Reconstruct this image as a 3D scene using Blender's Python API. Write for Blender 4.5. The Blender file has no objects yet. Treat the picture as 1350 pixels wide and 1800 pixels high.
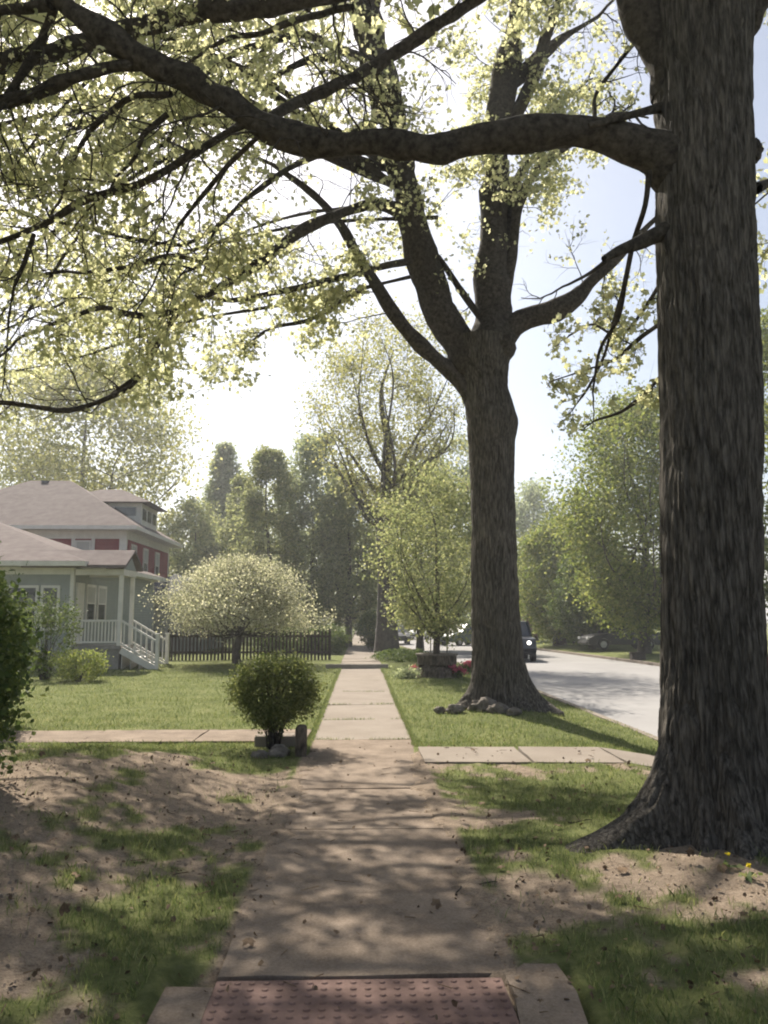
import bpy, math, random
import numpy as np
from mathutils import Vector
R = math.radians
sc = bpy.context.scene
col = sc.collection
random.seed(7)

# ------------------------------------------------------------------ camera
FPX = 1413.0                      # focal length in pixels of the 1350 x 1800 photograph
CAMZ = 1.6
PITCH = math.atan(190 / FPX)
YAW = math.atan(42 / FPX * math.cos(PITCH))
cam_d = bpy.data.cameras.new('camera')
cam = bpy.data.objects.new('camera', cam_d); col.objects.link(cam)
cam.location = (0, 0, CAMZ)
cam.rotation_euler = (math.pi / 2 + PITCH, 0, -YAW)
cam_d.sensor_fit = 'VERTICAL'; cam_d.sensor_height = 24.0
cam_d.lens = 24.0 * FPX / 1800.0
cam_d.clip_start = 0.05; cam_d.clip_end = 2000
sc.camera = cam

# ------------------------------------------------------------------ light
SUN_AZ = R(-22)                  # measured from +Y, negative is to the left
SUN_EL = R(46)
w = bpy.data.worlds.new('World'); sc.world = w; w.use_nodes = True
wn = w.node_tree.nodes; wl = w.node_tree.links
sky = wn.new('ShaderNodeTexSky'); sky.sky_type = 'NISHITA'; sky.sun_disc = False
sky.sun_elevation = SUN_EL; sky.sun_rotation = SUN_AZ
sky.air_density = 1.0; sky.dust_density = 2.2; sky.ozone_density = 1.0
bg = wn['Background']; bg.inputs['Strength'].default_value = 0.076
hs = wn.new('ShaderNodeHueSaturation'); hs.inputs['Saturation'].default_value = 0.72
wl.new(sky.outputs[0], hs.inputs['Color']); wl.new(hs.outputs[0], bg.inputs[0])
sd = bpy.data.lights.new('sun', 'SUN'); sd.energy = 5.0; sd.angle = R(0.55); sd.color = (1.0, 0.92, 0.80)
sun = bpy.data.objects.new('sun', sd); col.objects.link(sun)
SUNV = Vector((math.sin(SUN_AZ) * math.cos(SUN_EL), math.cos(SUN_AZ) * math.cos(SUN_EL), math.sin(SUN_EL)))
sun.rotation_euler = SUNV.to_track_quat('Z', 'Y').to_euler()
sun.location = (0, 0, 30)
sc.view_settings.view_transform = 'Standard'; sc.view_settings.look = 'None'
sc.view_settings.gamma = 1.0; sc.view_settings.exposure = 1.04
sc.render.engine = 'CYCLES'
sc.cycles.max_bounces = 6; sc.cycles.diffuse_bounces = 3; sc.cycles.glossy_bounces = 2
sc.cycles.transmission_bounces = 4; sc.cycles.transparent_max_bounces = 6
sc.cycles.use_denoising = True
sc.cycles.pixel_filter_type = 'BLACKMAN_HARRIS'; sc.cycles.filter_width = 2.0

# ------------------------------------------------------------------ measuring from the photograph
cp, sp_ = math.cos(PITCH), math.sin(PITCH)
cy, sy_ = math.cos(YAW), math.sin(YAW)
FWD = np.array([sy_ * cp, cy * cp, sp_]); RGT = np.array([cy, -sy_, 0.0]); UPV = np.cross(RGT, FWD)
CAM = np.array([0, 0, CAMZ])
def ray(px, py):
    return FWD + RGT * (px - 675) / FPX - UPV * (py - 900) / FPX
def P(px, py, D):                 # world point at distance y = D seen at that pixel
    d = ray(px, py); return CAM + d * (D / d[1])
def G(px, py, z=0.0):
    d = ray(px, py); return CAM + d * ((z - CAMZ) / d[2])
def proj(p):
    q = np.asarray(p, float) - CAM
    zc = q @ FWD
    return 675 + FPX * (q @ RGT) / zc, 900 - FPX * (q @ UPV) / zc, zc

# ------------------------------------------------------------------ noise
def _h(ix, iy, iz, seed):
    n = (ix * 374761393 + iy * 668265263 + iz * 2147483647 + seed * 1274126177) & 0xffffffff
    n = ((n ^ (n >> 13)) * 1274126177) & 0xffffffff
    n = (n ^ (n >> 16)) & 0xffff
    return n / 65535.0
def vnoise(x, y, z=0.0, seed=0):
    x, y, z = np.broadcast_arrays(np.asarray(x, float), np.asarray(y, float), np.asarray(z, float))
    ix, iy, iz = np.floor(x).astype(np.int64), np.floor(y).astype(np.int64), np.floor(z).astype(np.int64)
    fx, fy, fz = x - ix, y - iy, z - iz
    fx = fx * fx * (3 - 2 * fx); fy = fy * fy * (3 - 2 * fy); fz = fz * fz * (3 - 2 * fz)
    r = 0
    for a in (0, 1):
        for b in (0, 1):
            for c in (0, 1):
                r = r + _h(ix + a, iy + b, iz + c, seed) * (fx if a else 1 - fx) * (fy if b else 1 - fy) * (fz if c else 1 - fz)
    return r
def fbm(x, y, z=0.0, seed=0, o=4):
    s = 0; a = 0.5; t = 0
    for k in range(o):
        s = s + a * vnoise(np.asarray(x) * 2 ** k, np.asarray(y) * 2 ** k, np.asarray(z) * 2 ** k, seed + k * 7); t += a; a *= 0.5
    return s / t
def ss(t):
    t = np.clip(t, 0, 1); return t * t * (3 - 2 * t)

# ------------------------------------------------------------------ materials
def mat(name):
    m = bpy.data.materials.new(name); m.use_nodes = True
    return m, m.node_tree.nodes, m.node_tree.links, m.node_tree.nodes['Principled BSDF']
def ramp(n, stops):
    r = n.new('ShaderNodeValToRGB'); e = r.color_ramp.elements
    while len(e) < len(stops): e.new(0.5)
    for k, (p, c) in enumerate(stops):
        e[k].position = p; e[k].color = (*c, 1)
    return r
def noise_node(n, l, scale, detail=6, rough=0.6, stretch=None, coord='Object'):
    tc = n.new('ShaderNodeTexCoord'); t = n.new('ShaderNodeTexNoise')
    t.inputs['Scale'].default_value = scale; t.inputs['Detail'].default_value = detail; t.inputs['Roughness'].default_value = rough
    if stretch:
        mp = n.new('ShaderNodeMapping'); mp.inputs['Scale'].default_value = stretch
        l.new(tc.outputs[coord], mp.inputs[0]); l.new(mp.outputs[0], t.inputs['Vector'])
    else:
        l.new(tc.outputs[coord], t.inputs['Vector'])
    return t
def simple(name, c1, c2, scale=4.0, rough=0.8, bump=0.0, bscale=40, stretch=None, metallic=0.0, spec=0.3, dist=0.01):
    m, n, l, b = mat(name)
    t = noise_node(n, l, scale, stretch=stretch)
    r = ramp(n, [(0.32, c1), (0.68, c2)])
    l.new(t.outputs[0], r.inputs[0]); l.new(r.outputs[0], b.inputs['Base Color'])
    b.inputs['Roughness'].default_value = rough; b.inputs['Metallic'].default_value = metallic
    b.inputs['Specular IOR Level'].default_value = spec
    if bump:
        t2 = noise_node(n, l, bscale, stretch=stretch); bp = n.new('ShaderNodeBump')
        bp.inputs['Strength'].default_value = bump; bp.inputs['Distance'].default_value = dist
        l.new(t2.outputs[0], bp.inputs['Height']); l.new(bp.outputs[0], b.inputs['Normal'])
    return m
def bark_mat(name, dark, light, vscale=(9, 9, 1.3), strength=1.0, dist=0.02):
    m, n, l, b = mat(name)
    t = noise_node(n, l, 2.2, 8, 0.65, stretch=vscale)
    t2 = noise_node(n, l, 1.1, 4, 0.6)
    wv = noise_node(n, l, 6.0, 8, 0.7, stretch=(vscale[0], vscale[1], vscale[2] * 2))
    r = ramp(n, [(0.36, dark), (0.50, tuple(0.5 * (a + c) for a, c in zip(dark, light))), (0.64, light)])
    l.new(t.outputs[0], r.inputs[0])
    mx = n.new('ShaderNodeMixRGB'); mx.blend_type = 'MULTIPLY'; mx.inputs[0].default_value = 0.6
    r2 = ramp(n, [(0.3, (0.62, 0.6, 0.55)), (0.7, (1.15, 1.1, 1.05))]); l.new(t2.outputs[0], r2.inputs[0])
    l.new(r.outputs[0], mx.inputs[1]); l.new(r2.outputs[0], mx.inputs[2])
    # long broken plates between dark cracks
    tc = n.new('ShaderNodeTexCoord'); mp = n.new('ShaderNodeMapping'); mp.inputs['Scale'].default_value = (1.3 * vscale[0], 1.3 * vscale[1], 1.5 * vscale[2])
    wob = n.new('ShaderNodeMixRGB'); wob.blend_type = 'ADD'; wob.inputs[0].default_value = 0.8
    vo = n.new('ShaderNodeTexVoronoi'); vo.feature = 'DISTANCE_TO_EDGE'; vo.inputs['Scale'].default_value = 1.0
    l.new(tc.outputs['Object'], mp.inputs[0]); l.new(mp.outputs[0], wob.inputs[1]); l.new(t.outputs['Color'], wob.inputs[2]); l.new(wob.outputs[0], vo.inputs['Vector'])
    cr = ramp(n, [(0.0, (0.42, 0.41, 0.40)), (0.16, (1, 1, 1))]); l.new(vo.outputs['Distance'], cr.inputs[0])
    mk = n.new('ShaderNodeMixRGB'); mk.blend_type = 'MULTIPLY'; mk.inputs[0].default_value = 0.55 if vscale[2] < 5 else 0.3
    l.new(mx.outputs[0], mk.inputs[1]); l.new(cr.outputs[0], mk.inputs[2]); l.new(mk.outputs[0], b.inputs['Base Color'])
    ad0 = n.new('ShaderNodeMath'); ad0.operation = 'MULTIPLY_ADD'; ad0.inputs[1].default_value = 0.6 if vscale[2] < 5 else 0.2
    ad = n.new('ShaderNodeMath'); ad.operation = 'MULTIPLY_ADD'; ad.inputs[1].default_value = 0.45
    l.new(wv.outputs[0], ad.inputs[0]); l.new(t.outputs[0], ad.inputs[2])
    bp = n.new('ShaderNodeBump'); bp.inputs['Strength'].default_value = strength; bp.inputs['Distance'].default_value = dist
    l.new(cr.outputs[0], ad0.inputs[0]); l.new(ad.outputs[0], ad0.inputs[2])
    l.new(ad0.outputs[0], bp.inputs['Height']); l.new(bp.outputs[0], b.inputs['Normal'])
    b.inputs['Roughness'].default_value = 0.95; b.inputs['Specular IOR Level'].default_value = 0.1
    return m
def leaf_mat(name, c1, c2, c3=None, trans=0.45, tboost=1.6):
    m, n, l, b = mat(name)
    g = n.new('ShaderNodeNewGeometry')
    stops = [(0.0, c1), (1.0, c2)] if c3 is None else [(0.0, c1), (0.55, c2), (1.0, c3)]
    r = ramp(n, stops); l.new(g.outputs['Random Per Island'], r.inputs[0])
    b.inputs['Roughness'].default_value = 0.65; b.inputs['Specular IOR Level'].default_value = 0.2
    l.new(r.outputs[0], b.inputs['Base Color'])
    tr = n.new('ShaderNodeBsdfTranslucent')
    mu = n.new('ShaderNodeMixRGB'); mu.blend_type = 'MULTIPLY'; mu.inputs[0].default_value = 1.0
    mu.inputs[2].default_value = (tboost, tboost * 0.98, tboost * 0.78, 1)
    l.new(r.outputs[0], mu.inputs[1]); l.new(mu.outputs[0], tr.inputs[0])
    ms = n.new('ShaderNodeMixShader'); ms.inputs[0].default_value = trans
    l.new(b.outputs[0], ms.inputs[1]); l.new(tr.outputs[0], ms.inputs[2])
    l.new(ms.outputs[0], n['Material Output'].inputs[0])
    return m

M = {}
M['bark'] = bark_mat('maple_bark', (0.046, 0.042, 0.037), (0.185, 0.170, 0.152), (18, 18, 2.2), 1.0, 0.025)
M['bark2'] = bark_mat('old_maple_bark', (0.046, 0.042, 0.037), (0.185, 0.170, 0.152), (15, 15, 2.0), 1.0, 0.025)
M['limb'] = bark_mat('limb_bark', (0.030, 0.027, 0.023), (0.10, 0.088, 0.075), (8, 8, 8), 0.8, 0.012)
M['farbark'] = simple('far_bark', (0.05, 0.043, 0.036), (0.11, 0.095, 0.08), 6, 0.95, 0.6, 12)
M['leaf_y'] = leaf_mat('young_maple_leaf', (0.19, 0.205, 0.13), (0.33, 0.34, 0.23), (0.48, 0.47, 0.34), 0.64, 2.0)
M['leaf_g'] = leaf_mat('spring_green_leaf', (0.10, 0.14, 0.040), (0.19, 0.225, 0.065), (0.28, 0.29, 0.10), 0.45, 1.6)
M['leaf_far'] = leaf_mat('far_leaf', (0.15, 0.18, 0.09), (0.25, 0.275, 0.14), (0.35, 0.35, 0.19), 0.48, 1.55)
M['leaf_pale'] = leaf_mat('pale_leaf', (0.22, 0.24, 0.10), (0.34, 0.34, 0.16), (0.42, 0.40, 0.20), 0.45, 1.5)
M['leaf_dark'] = leaf_mat('dark_leaf', (0.055, 0.085, 0.03), (0.10, 0.14, 0.045), (0.15, 0.18, 0.06), 0.35, 1.4)
M['leaf_blue'] = leaf_mat('blue_green_leaf', (0.16, 0.20, 0.13), (0.26, 0.295, 0.19), (0.34, 0.365, 0.24), 0.5, 1.6)
M['leaf_bush'] = leaf_mat('privet_leaf', (0.070, 0.095, 0.036), (0.135, 0.16, 0.060), (0.24, 0.25, 0.11), 0.42, 1.6)
M['leaf_red'] = leaf_mat('red_brown_leaf', (0.16, 0.09, 0.07), (0.26, 0.16, 0.12), None, 0.4, 1.3)
M['blossom'] = leaf_mat('cream_blossom', (0.17, 0.19, 0.10), (0.46, 0.46, 0.34), (0.78, 0.75, 0.62), 0.45, 1.25)
M['pink'] = leaf_mat('pink_petal', (0.50, 0.10, 0.17), (0.70, 0.20, 0.30), None, 0.3, 1.1)
M['yellow'] = leaf_mat('yellow_petal', (0.75, 0.62, 0.03), (0.85, 0.72, 0.06), None, 0.2, 1.0)
M['grass'] = leaf_mat('grass_blade', (0.078, 0.118, 0.040), (0.165, 0.205, 0.078), (0.31, 0.31, 0.15), 0.35, 1.4)
M['litter'] = simple('dead_leaf', (0.07, 0.045, 0.03), (0.22, 0.15, 0.09), 30, 0.9)

# ------------------------------------------------------------------ object helpers
def tag(o, label=None, cat=None, group=None, kind=None):
    if label: o['label'] = label
    if cat: o['category'] = cat
    if group: o['group'] = group
    if kind: o['kind'] = kind
    return o
def thing(name, label, cat, loc=(0, 0, 0), rz=0.0, group=None):
    o = bpy.data.objects.new(name, None); col.objects.link(o)
    o.location = tuple(float(v) for v in loc); o.rotation_euler = (0, 0, rz); o.empty_display_size = 0.2
    return tag(o, label, cat, group)
def link_mesh(name, me, m, parent=None, local=True, smooth=True):
    """local=False: vertices are world coordinates and the parents are unrotated"""
    o = bpy.data.objects.new(name, me); col.objects.link(o)
    if m: me.materials.append(m)
    if smooth: me.shade_smooth()
    if parent:
        o.parent = parent
        if not local:
            off = Vector((0, 0, 0)); q = parent
            while q: off += q.location; q = q.parent
            me.transform(__import__('mathutils').Matrix.Translation(-off))
    return o
def np_mesh(name, V, F):
    V = np.ascontiguousarray(V, np.float32); F = np.ascontiguousarray(F, np.int32)
    me = bpy.data.meshes.new(name); nf, k = F.shape
    me.vertices.add(len(V)); me.vertices.foreach_set('co', V.ravel())
    me.loops.add(nf * k); me.loops.foreach_set('vertex_index', F.ravel())
    me.polygons.add(nf); me.polygons.foreach_set('loop_start', np.arange(0, nf * k, k, dtype=np.int32))
    me.update(calc_edges=True)
    return me
class MB:
    def __init__(s): s.v = []; s.f = []
    def add(s, vs, fs):
        o = len(s.v); s.v += [tuple(map(float, p)) for p in vs]; s.f += [tuple(i + o for i in f) for f in fs]; return s
    def box(s, a, b):
        x0, y0, z0 = a; x1, y1, z1 = b
        return s.add([(x0, y0, z0), (x1, y0, z0), (x1, y1, z0), (x0, y1, z0), (x0, y0, z1), (x1, y0, z1), (x1, y1, z1), (x0, y1, z1)],
                     [(0, 3, 2, 1), (4, 5, 6, 7), (0, 1, 5, 4), (1, 2, 6, 5), (2, 3, 7, 6), (3, 0, 4, 7)])
    def bar(s, p, q, wx, wz=None):
        p, q = Vector(p), Vector(q); wz = wz or wx; d = (q - p).normalized()
        up = Vector((0, 0, 1)) if abs(d.z) < 0.95 else Vector((0, 1, 0))
        a = d.cross(up).normalized() * wx / 2; b = a.cross(d).normalized() * wz / 2
        return s.add([p - a - b, p + a - b, p + a + b, p - a + b, q - a - b, q + a - b, q + a + b, q - a + b],
                     [(3, 2, 1, 0), (4, 5, 6, 7), (0, 1, 5, 4), (1, 2, 6, 5), (2, 3, 7, 6), (3, 0, 4, 7)])
    def cyl(s, p, q, r0, r1=None, n=16):
        p, q = Vector(p), Vector(q); r1 = r0 if r1 is None else r1; d = (q - p).normalized()
        up = Vector((0, 0, 1)) if abs(d.z) < 0.95 else Vector((0, 1, 0))
        a = d.cross(up).normalized(); b = a.cross(d)
        vs = []
        for c, r in ((p, r0), (q, r1)):
            for k in range(n):
                t = 2 * math.pi * k / n; vs.append(c + (a * math.cos(t) + b * math.sin(t)) * r)
        fs = [(k, (k + 1) % n, n + (k + 1) % n, n + k) for k in range(n)] + [tuple(range(n))[::-1], tuple(range(n, 2 * n))]
        return s.add(vs, fs)
    def build(s, name, m, parent=None, local=True, smooth=False, bevel=0.0, seg=2):
        me = bpy.data.meshes.new(name); me.from_pydata(s.v, [], s.f); me.update()
        o = link_mesh(name, me, m, parent, local, smooth)
        if bevel:
            b = o.modifiers.new('bevel', 'BEVEL'); b.width = bevel; b.segments = seg; b.limit_method = 'ANGLE'
        return o
def catmull(pts, step):
    pts = np.asarray(pts, float); out = []
    q = np.vstack([2 * pts[0] - pts[1], pts, 2 * pts[-1] - pts[-2]])
    for i in range(1, len(q) - 2):
        n = max(2, int(np.linalg.norm(q[i + 1, :3] - q[i, :3]) / step))
        t = np.arange(n)[:, None] / n
        out.append(0.5 * (2 * q[i] + (q[i + 1] - q[i - 1]) * t + (2 * q[i - 1] - 5 * q[i] + 4 * q[i + 1] - q[i + 2]) * t ** 2 + (3 * q[i] - q[i - 1] - 3 * q[i + 1] + q[i + 2]) * t ** 3))
    out.append(q[-2][None]); return np.vstack(out)
def tube_arr(pts, rad, n):
    pts = np.asarray(pts, float); rad = np.asarray(rad, float)
    T = np.gradient(pts, axis=0); T /= np.linalg.norm(T, axis=1)[:, None] + 1e-9
    N = np.zeros_like(pts); a = np.array([0, 0, 1.0]) if abs(T[0, 2]) < 0.9 else np.array([0, 1.0, 0])
    v = np.cross(T[0], a); v /= np.linalg.norm(v)
    for i in range(len(pts)):
        v = v - T[i] * (v @ T[i]); v /= np.linalg.norm(v) + 1e-9; N[i] = v
    B = np.cross(T, N)
    th = np.arange(n) * 2 * math.pi / n
    V = pts[:, None, :] + rad[:, None, None] * (N[:, None, :] * np.cos(th)[None, :, None] + B[:, None, :] * np.sin(th)[None, :, None])
    m = len(pts); i = np.arange(m - 1)[:, None] * n; k = np.arange(n)[None]; k2 = (k + 1) % n
    F = np.stack([i + k, i + k2, i + n + k2, i + n + k], -1).reshape(-1, 4)
    return V.reshape(-1, 3), F
class Tubes:
    def __init__(s): s.V = []; s.F = []; s.o = 0
    def add(s, pts, rad, n=5):
        V, F = tube_arr(pts, rad, n); s.V.append(V); s.F.append(F + s.o); s.o += len(V)
    def build(s, name, m, parent):
        if not s.V: return None
        return link_mesh(name, np_mesh(name, np.vstack(s.V), np.vstack(s.F)), m, parent, False)
MAPLE = []
for k, (ang, ln) in enumerate([(-118, .62), (-58, .88), (0, 1.05), (58, .88), (118, .62)]): MAPLE.append((ang, ln))
def leaf_template(kind):
    if kind == 'maple':
        V = [(0, 0, 0)]; 
        notch = [-150, -88, -29, 29, 88, 150]; nl = [.30, .34, .42, .42, .34, .30]
        for a, r in zip(notch, nl): V.append((r * math.sin(R(a)), 0.35 + r * math.cos(R(a)) - 0.0, 0.05))
        for a, r in MAPLE: V.append((r * .62 * math.sin(R(a)), 0.35 + r * .62 * math.cos(R(a)), -0.10))
        V[0] = (0, 0.33, 0)
        F = [(0, 1 + i, 7 + i, 2 + i) for i in range(5)]
    elif kind == 'quad':
        V = [(0, 0, 0), (0.36, 0.45, 0.06), (0, 1, -0.04), (-0.36, 0.5, 0.06)]; F = [(0, 1, 2, 3)]
    elif kind == 'blob':
        V = [(-.1, 0, 0), (.45, .2, .1), (.3, .8, 0), (-.15, 1, -.08), (-.5, .5, .1)]; F = [(0, 1, 2, 3, 4)]
    return np.array(V, float), np.array(F)
def leaves_mesh(name, pos, size, kind, m, parent, rng, droop=0.0, flat=0.0):
    T, F = leaf_template(kind); n = len(pos)
    # each leaf's own axes: y runs along the leaf, z is its normal
    y = rng.normal(size=(n, 3)); y[:, 2] -= droop; y /= np.linalg.norm(y, axis=1)[:, None]
    z = rng.normal(size=(n, 3)); z[:, 2] += flat; z -= y * (z * y).sum(1)[:, None]; z /= np.linalg.norm(z, axis=1)[:, None]
    x = np.cross(y, z)
    s = (size * rng.uniform(0.45, 1.5, n))[:, None, None]
    V = pos[:, None, :] + s * (x[:, None] * T[None, :, 0:1] + y[:, None] * T[None, :, 1:2] + z[:, None] * T[None, :, 2:3])
    FF = (F[None] + (np.arange(n) * len(T))[:, None, None]).reshape(-1, F.shape[1])
    me = np_mesh(name, V.reshape(-1, 3), FF)
    return link_mesh(name, me, m, parent, False, smooth=False)

# ------------------------------------------------------------------ the lie of the land
def street_shift(y): return -2.3 * ss((np.asarray(y, float) - 22) / 55)
def curb_near(y): return 4.75 + street_shift(y)
def curb_far(y): return 13.1 + street_shift(y)
SWX0, SWX1 = -0.655, 0.72
def ground_z(x, y):
    x = np.asarray(x, float); y = np.asarray(y, float)
    z = 0.0 * x * y
    z = z + 0.31 * ss((-0.72 - x) / 2.2) * ss((10.7 - y) / 2.6)
    z = z + 0.10 * ss((y - 27.2) / 0.9) * (1 - ss((x - 1.5) / 2))
    st = 3.2 + 0.0 * y
    z = z - 0.26 * ss((x - (curb_near(y) - 2.1)) / 2.1)
    z = z + 0.16 * ss((x - curb_far(y) - 0.2) / 3)
    z = z + 0.10 * np.exp(-(((x - 2.56) / 1.1) ** 2 + ((y - 5.9) / 1.0) ** 2)) + 0.10 * np.exp(-(((x - 2.4) / 1.2) ** 2 + ((y - 14.5) / 1.2) ** 2))
    rough = ss((np.abs(x - 0.05) - 0.62) / 0.35)
    z = z + rough * ((fbm(x * 0.9, y * 0.9, seed=3) - 0.5) * 0.07 + (fbm(x * 6, y * 6, seed=9) - 0.5) * 0.05 * ss((16 - y) / 6))
    return z
def in_walk(x, y, m=0.0):        # paths: true where concrete or asphalt lies
    x = np.asarray(x, float); y = np.asarray(y, float)
    a = (x > SWX0 - m) & (x < SWX1 + m)
    b = (x < SWX0) & (y > 11.0 - m) & (y < 12.15 + m)
    c = (x > SWX1) & (x < 4.7) & (y > 9.25 + 0.0 * x - m) & (y < 10.35 + m)
    d = (x > curb_near(y) - 0.02 - m) & (x < curb_far(y) + 0.02 + m)
    e = (x > -0.90 - m) & (x < 1.0 + m) & (y < 4.05 + m)
    return a | b | c | d | e
def bare(x, y):                   # 0 = turf, 1 = bare earth
    x = np.asarray(x, float); y = np.asarray(y, float)
    n = fbm(x * 1.9 + 3, y * 1.3, seed=21); n2 = fbm(x * 6, y * 5, seed=22)
    v = (n - 0.5) * 3.4 + (n2 - 0.5) * 2.0
    left = ss((-0.55 - x) / 0.2)
    # left mound: bare towards its crest, turf near the walk crossing and at the lower end
    bl = 0.52 * ss((y - 5.5) / 1.2) * (1 - ss((y - 8.3) / 0.9)) + 0.12 * ss((10 - y) / 3) - 0.75 * ss((y - 8.9) / 0.6) - 0.1 + 0.30 * np.exp(-((x + 3.2) / 1.2) ** 2 - ((y - 6.6) / 1.0) ** 2)
    br = 0.75 * np.exp(-((x - 1.7) / 1.5) ** 2 - ((y - 4.9) / 0.55) ** 2) + 0.45 * np.exp(-((x - 0.9) / 0.30) ** 2) * ss((9 - y) / 2) - 0.38 - 0.4 * ss((y - 9) / 1)
    t = np.where(x < 0.05, bl, br) + v * np.where(y < 10.9, 0.75, 0.15)
    t = t - 0.7 * ss((y - 10.9) / 0.3)
    return ss((t + 0.02) / 0.34)

# ground sheet
def axis(parts):
    a = []
    for s, e, st in parts: a += list(np.arange(s, e, st))
    a.append(parts[-1][1]); return np.array(a)
gx = axis([(-500, -60, 40), (-60, -14, 3), (-14, -5, 0.35), (-5, 5.2, 0.055), (5.2, 16, 0.4), (16, 60, 4), (60, 500, 40)])
gy = axis([(-60, 0, 6), (0, 1.8, 0.3), (1.8, 11, 0.055), (11, 16, 0.1), (16, 32, 0.3), (32, 70, 1.5), (70, 160, 6), (160, 900, 60)])
X, Y = np.meshgrid(gx, gy)
Z = ground_z(X, Y)
core = (X > SWX0 + 0.03) & (X < SWX1 - 0.03)
edge_n = fbm(X * 1.6, Y * 1.2, seed=31) * 0.6 + fbm(X * 11, Y * 9, seed=33) * 0.4
dist_in = np.minimum(X - SWX0, SWX1 - X)
# soil washed over the edges of the near slabs
creep = (0.060 * ((edge_n - 0.33) * 1.7) - np.clip(dist_in, 0, 1) * 0.15) * ss((11.0 - Y) / 1.2) * ss((Y - 3.6) / 0.5)
Z = np.where(dist_in > 0, np.where(creep > 0, creep, -0.05), Z + np.clip(creep, 0, 0.02) * ss((0.2 + dist_in) / 0.2) * (dist_in > -0.2))
Z = np.where((dist_in <= 0) & in_walk(X, Y, -0.06) , Z - 0.05, Z)
Z = np.where((X > curb_near(Y) - 0.10) & (X < curb_far(Y) + 0.10), -0.6, Z)
ny, nx = X.shape
V = np.stack([X, Y, Z], -1).reshape(-1, 3)
i = (np.arange(ny - 1)[:, None] * nx + np.arange(nx - 1)[None]).ravel()
F = np.stack([i, i + 1, i + nx + 1, i + nx], 1)
gme = np_mesh('ground', V, F)
at = gme.attributes.new('bare', 'FLOAT', 'POINT')
bv = bare(X, Y); bv = np.where((dist_in > -0.05) & (Y < 10), 1.0, bv)
at.data.foreach_set('value', bv.astype(np.float32).ravel())
m, n, l, b = mat('turf_and_soil')
an = n.new('ShaderNodeAttribute'); an.attribute_name = 'bare'
t1 = noise_node(n, l, 14, 8, 0.7); t2 = noise_node(n, l, 1.3, 5, 0.6); t3 = noise_node(n, l, 70, 6, 0.7)
gr = ramp(n, [(0.30, (0.060, 0.078, 0.032)), (0.52, (0.160, 0.178, 0.070)), (0.72, (0.28, 0.265, 0.135))])
ad = n.new('ShaderNodeMath'); ad.operation = 'MULTIPLY_ADD'; ad.inputs[1].default_value = 0.5
l.new(t1.outputs[0], ad.inputs[0]); mm = n.new('ShaderNodeMath'); mm.operation = 'MULTIPLY'; mm.inputs[1].default_value = 0.5
l.new(t2.outputs[0], mm.inputs[0]); l.new(mm.outputs[0], ad.inputs[2]); l.new(ad.outputs[0], gr.inputs[0])
so = ramp(n, [(0.26, (0.070, 0.052, 0.038)), (0.42, (0.245, 0.190, 0.142)), (0.62, (0.42, 0.34, 0.262))])
ad2 = n.new('ShaderNodeMath'); ad2.operation = 'MULTIPLY_ADD'; ad2.inputs[1].default_value = 0.55
mm2 = n.new('ShaderNodeMath'); mm2.operation = 'MULTIPLY'; mm2.inputs[1].default_value = 0.4
l.new(t1.outputs[0], mm2.inputs[0]); l.new(t3.outputs[0], ad2.inputs[0]); l.new(mm2.outputs[0], ad2.inputs[2]); l.new(ad2.outputs[0], so.inputs[0])
mx = n.new('ShaderNodeMixRGB'); l.new(an.outputs['Fac'], mx.inputs[0]); l.new(gr.outputs[0], mx.inputs[1]); l.new(so.outputs[0], mx.inputs[2])
l.new(mx.outputs[0], b.inputs['Base Color']); b.inputs['Roughness'].default_value = 1.0; b.inputs['Specular IOR Level'].default_value = 0.05
bp = n.new('ShaderNodeBump'); bp.inputs['Strength'].default_value = 1.0; bp.inputs['Distance'].default_value = 0.045
l.new(ad2.outputs[0], bp.inputs['Height']); l.new(bp.outputs[0], b.inputs['Normal'])
tag(link_mesh('ground', gme, m), kind='structure')

# ---- concrete
def concrete(name, c1, c2, c3, sc_=1.4):
    m, n, l, b = mat(name)
    t = noise_node(n, l, sc_, 8, 0.65); t2 = noise_node(n, l, 60, 6, 0.75)
    r = ramp(n, [(0.30, c1), (0.5, c2), (0.68, c3)])
    ad = n.new('ShaderNodeMath'); ad.operation = 'MULTIPLY_ADD'; ad.inputs[1].default_value = 0.35
    mm = n.new('ShaderNodeMath'); mm.operation = 'MULTIPLY'; mm.inputs[1].default_value = 0.4
    l.new(t.outputs[0], mm.inputs[0]); l.new(t2.outputs[0], ad.inputs[0]); l.new(mm.outputs[0], ad.inputs[2]); l.new(ad.outputs[0], r.inputs[0])
    l.new(r.outputs[0], b.inputs['Base Color']); b.inputs['Roughness'].default_value = 0.95; b.inputs['Specular IOR Level'].default_value = 0.12
    bp = n.new('ShaderNodeBump'); bp.inputs['Strength'].default_value = 0.5; bp.inputs['Distance'].default_value = 0.006
    l.new(t2.outputs[0], bp.inputs['Height']); l.new(bp.outputs[0], b.inputs['Normal'])
    return m
M['walk'] = concrete('worn_concrete', (0.20, 0.168, 0.138), (0.27, 0.235, 0.198), (0.34, 0.30, 0.258))
M['walk_dirty'] = concrete('soil_stained_concrete', (0.14, 0.108, 0.082), (0.30, 0.24, 0.188), (0.43, 0.355, 0.285), 2.4)
M['new_conc'] = concrete('ramp_concrete', (0.24, 0.22, 0.195), (0.32, 0.295, 0.265), (0.37, 0.345, 0.31))
M['asphalt'] = concrete('worn_asphalt', (0.25, 0.242, 0.236), (0.32, 0.31, 0.302), (0.38, 0.37, 0.36), 0.5)
rngs = np.random.default_rng(5)
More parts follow.
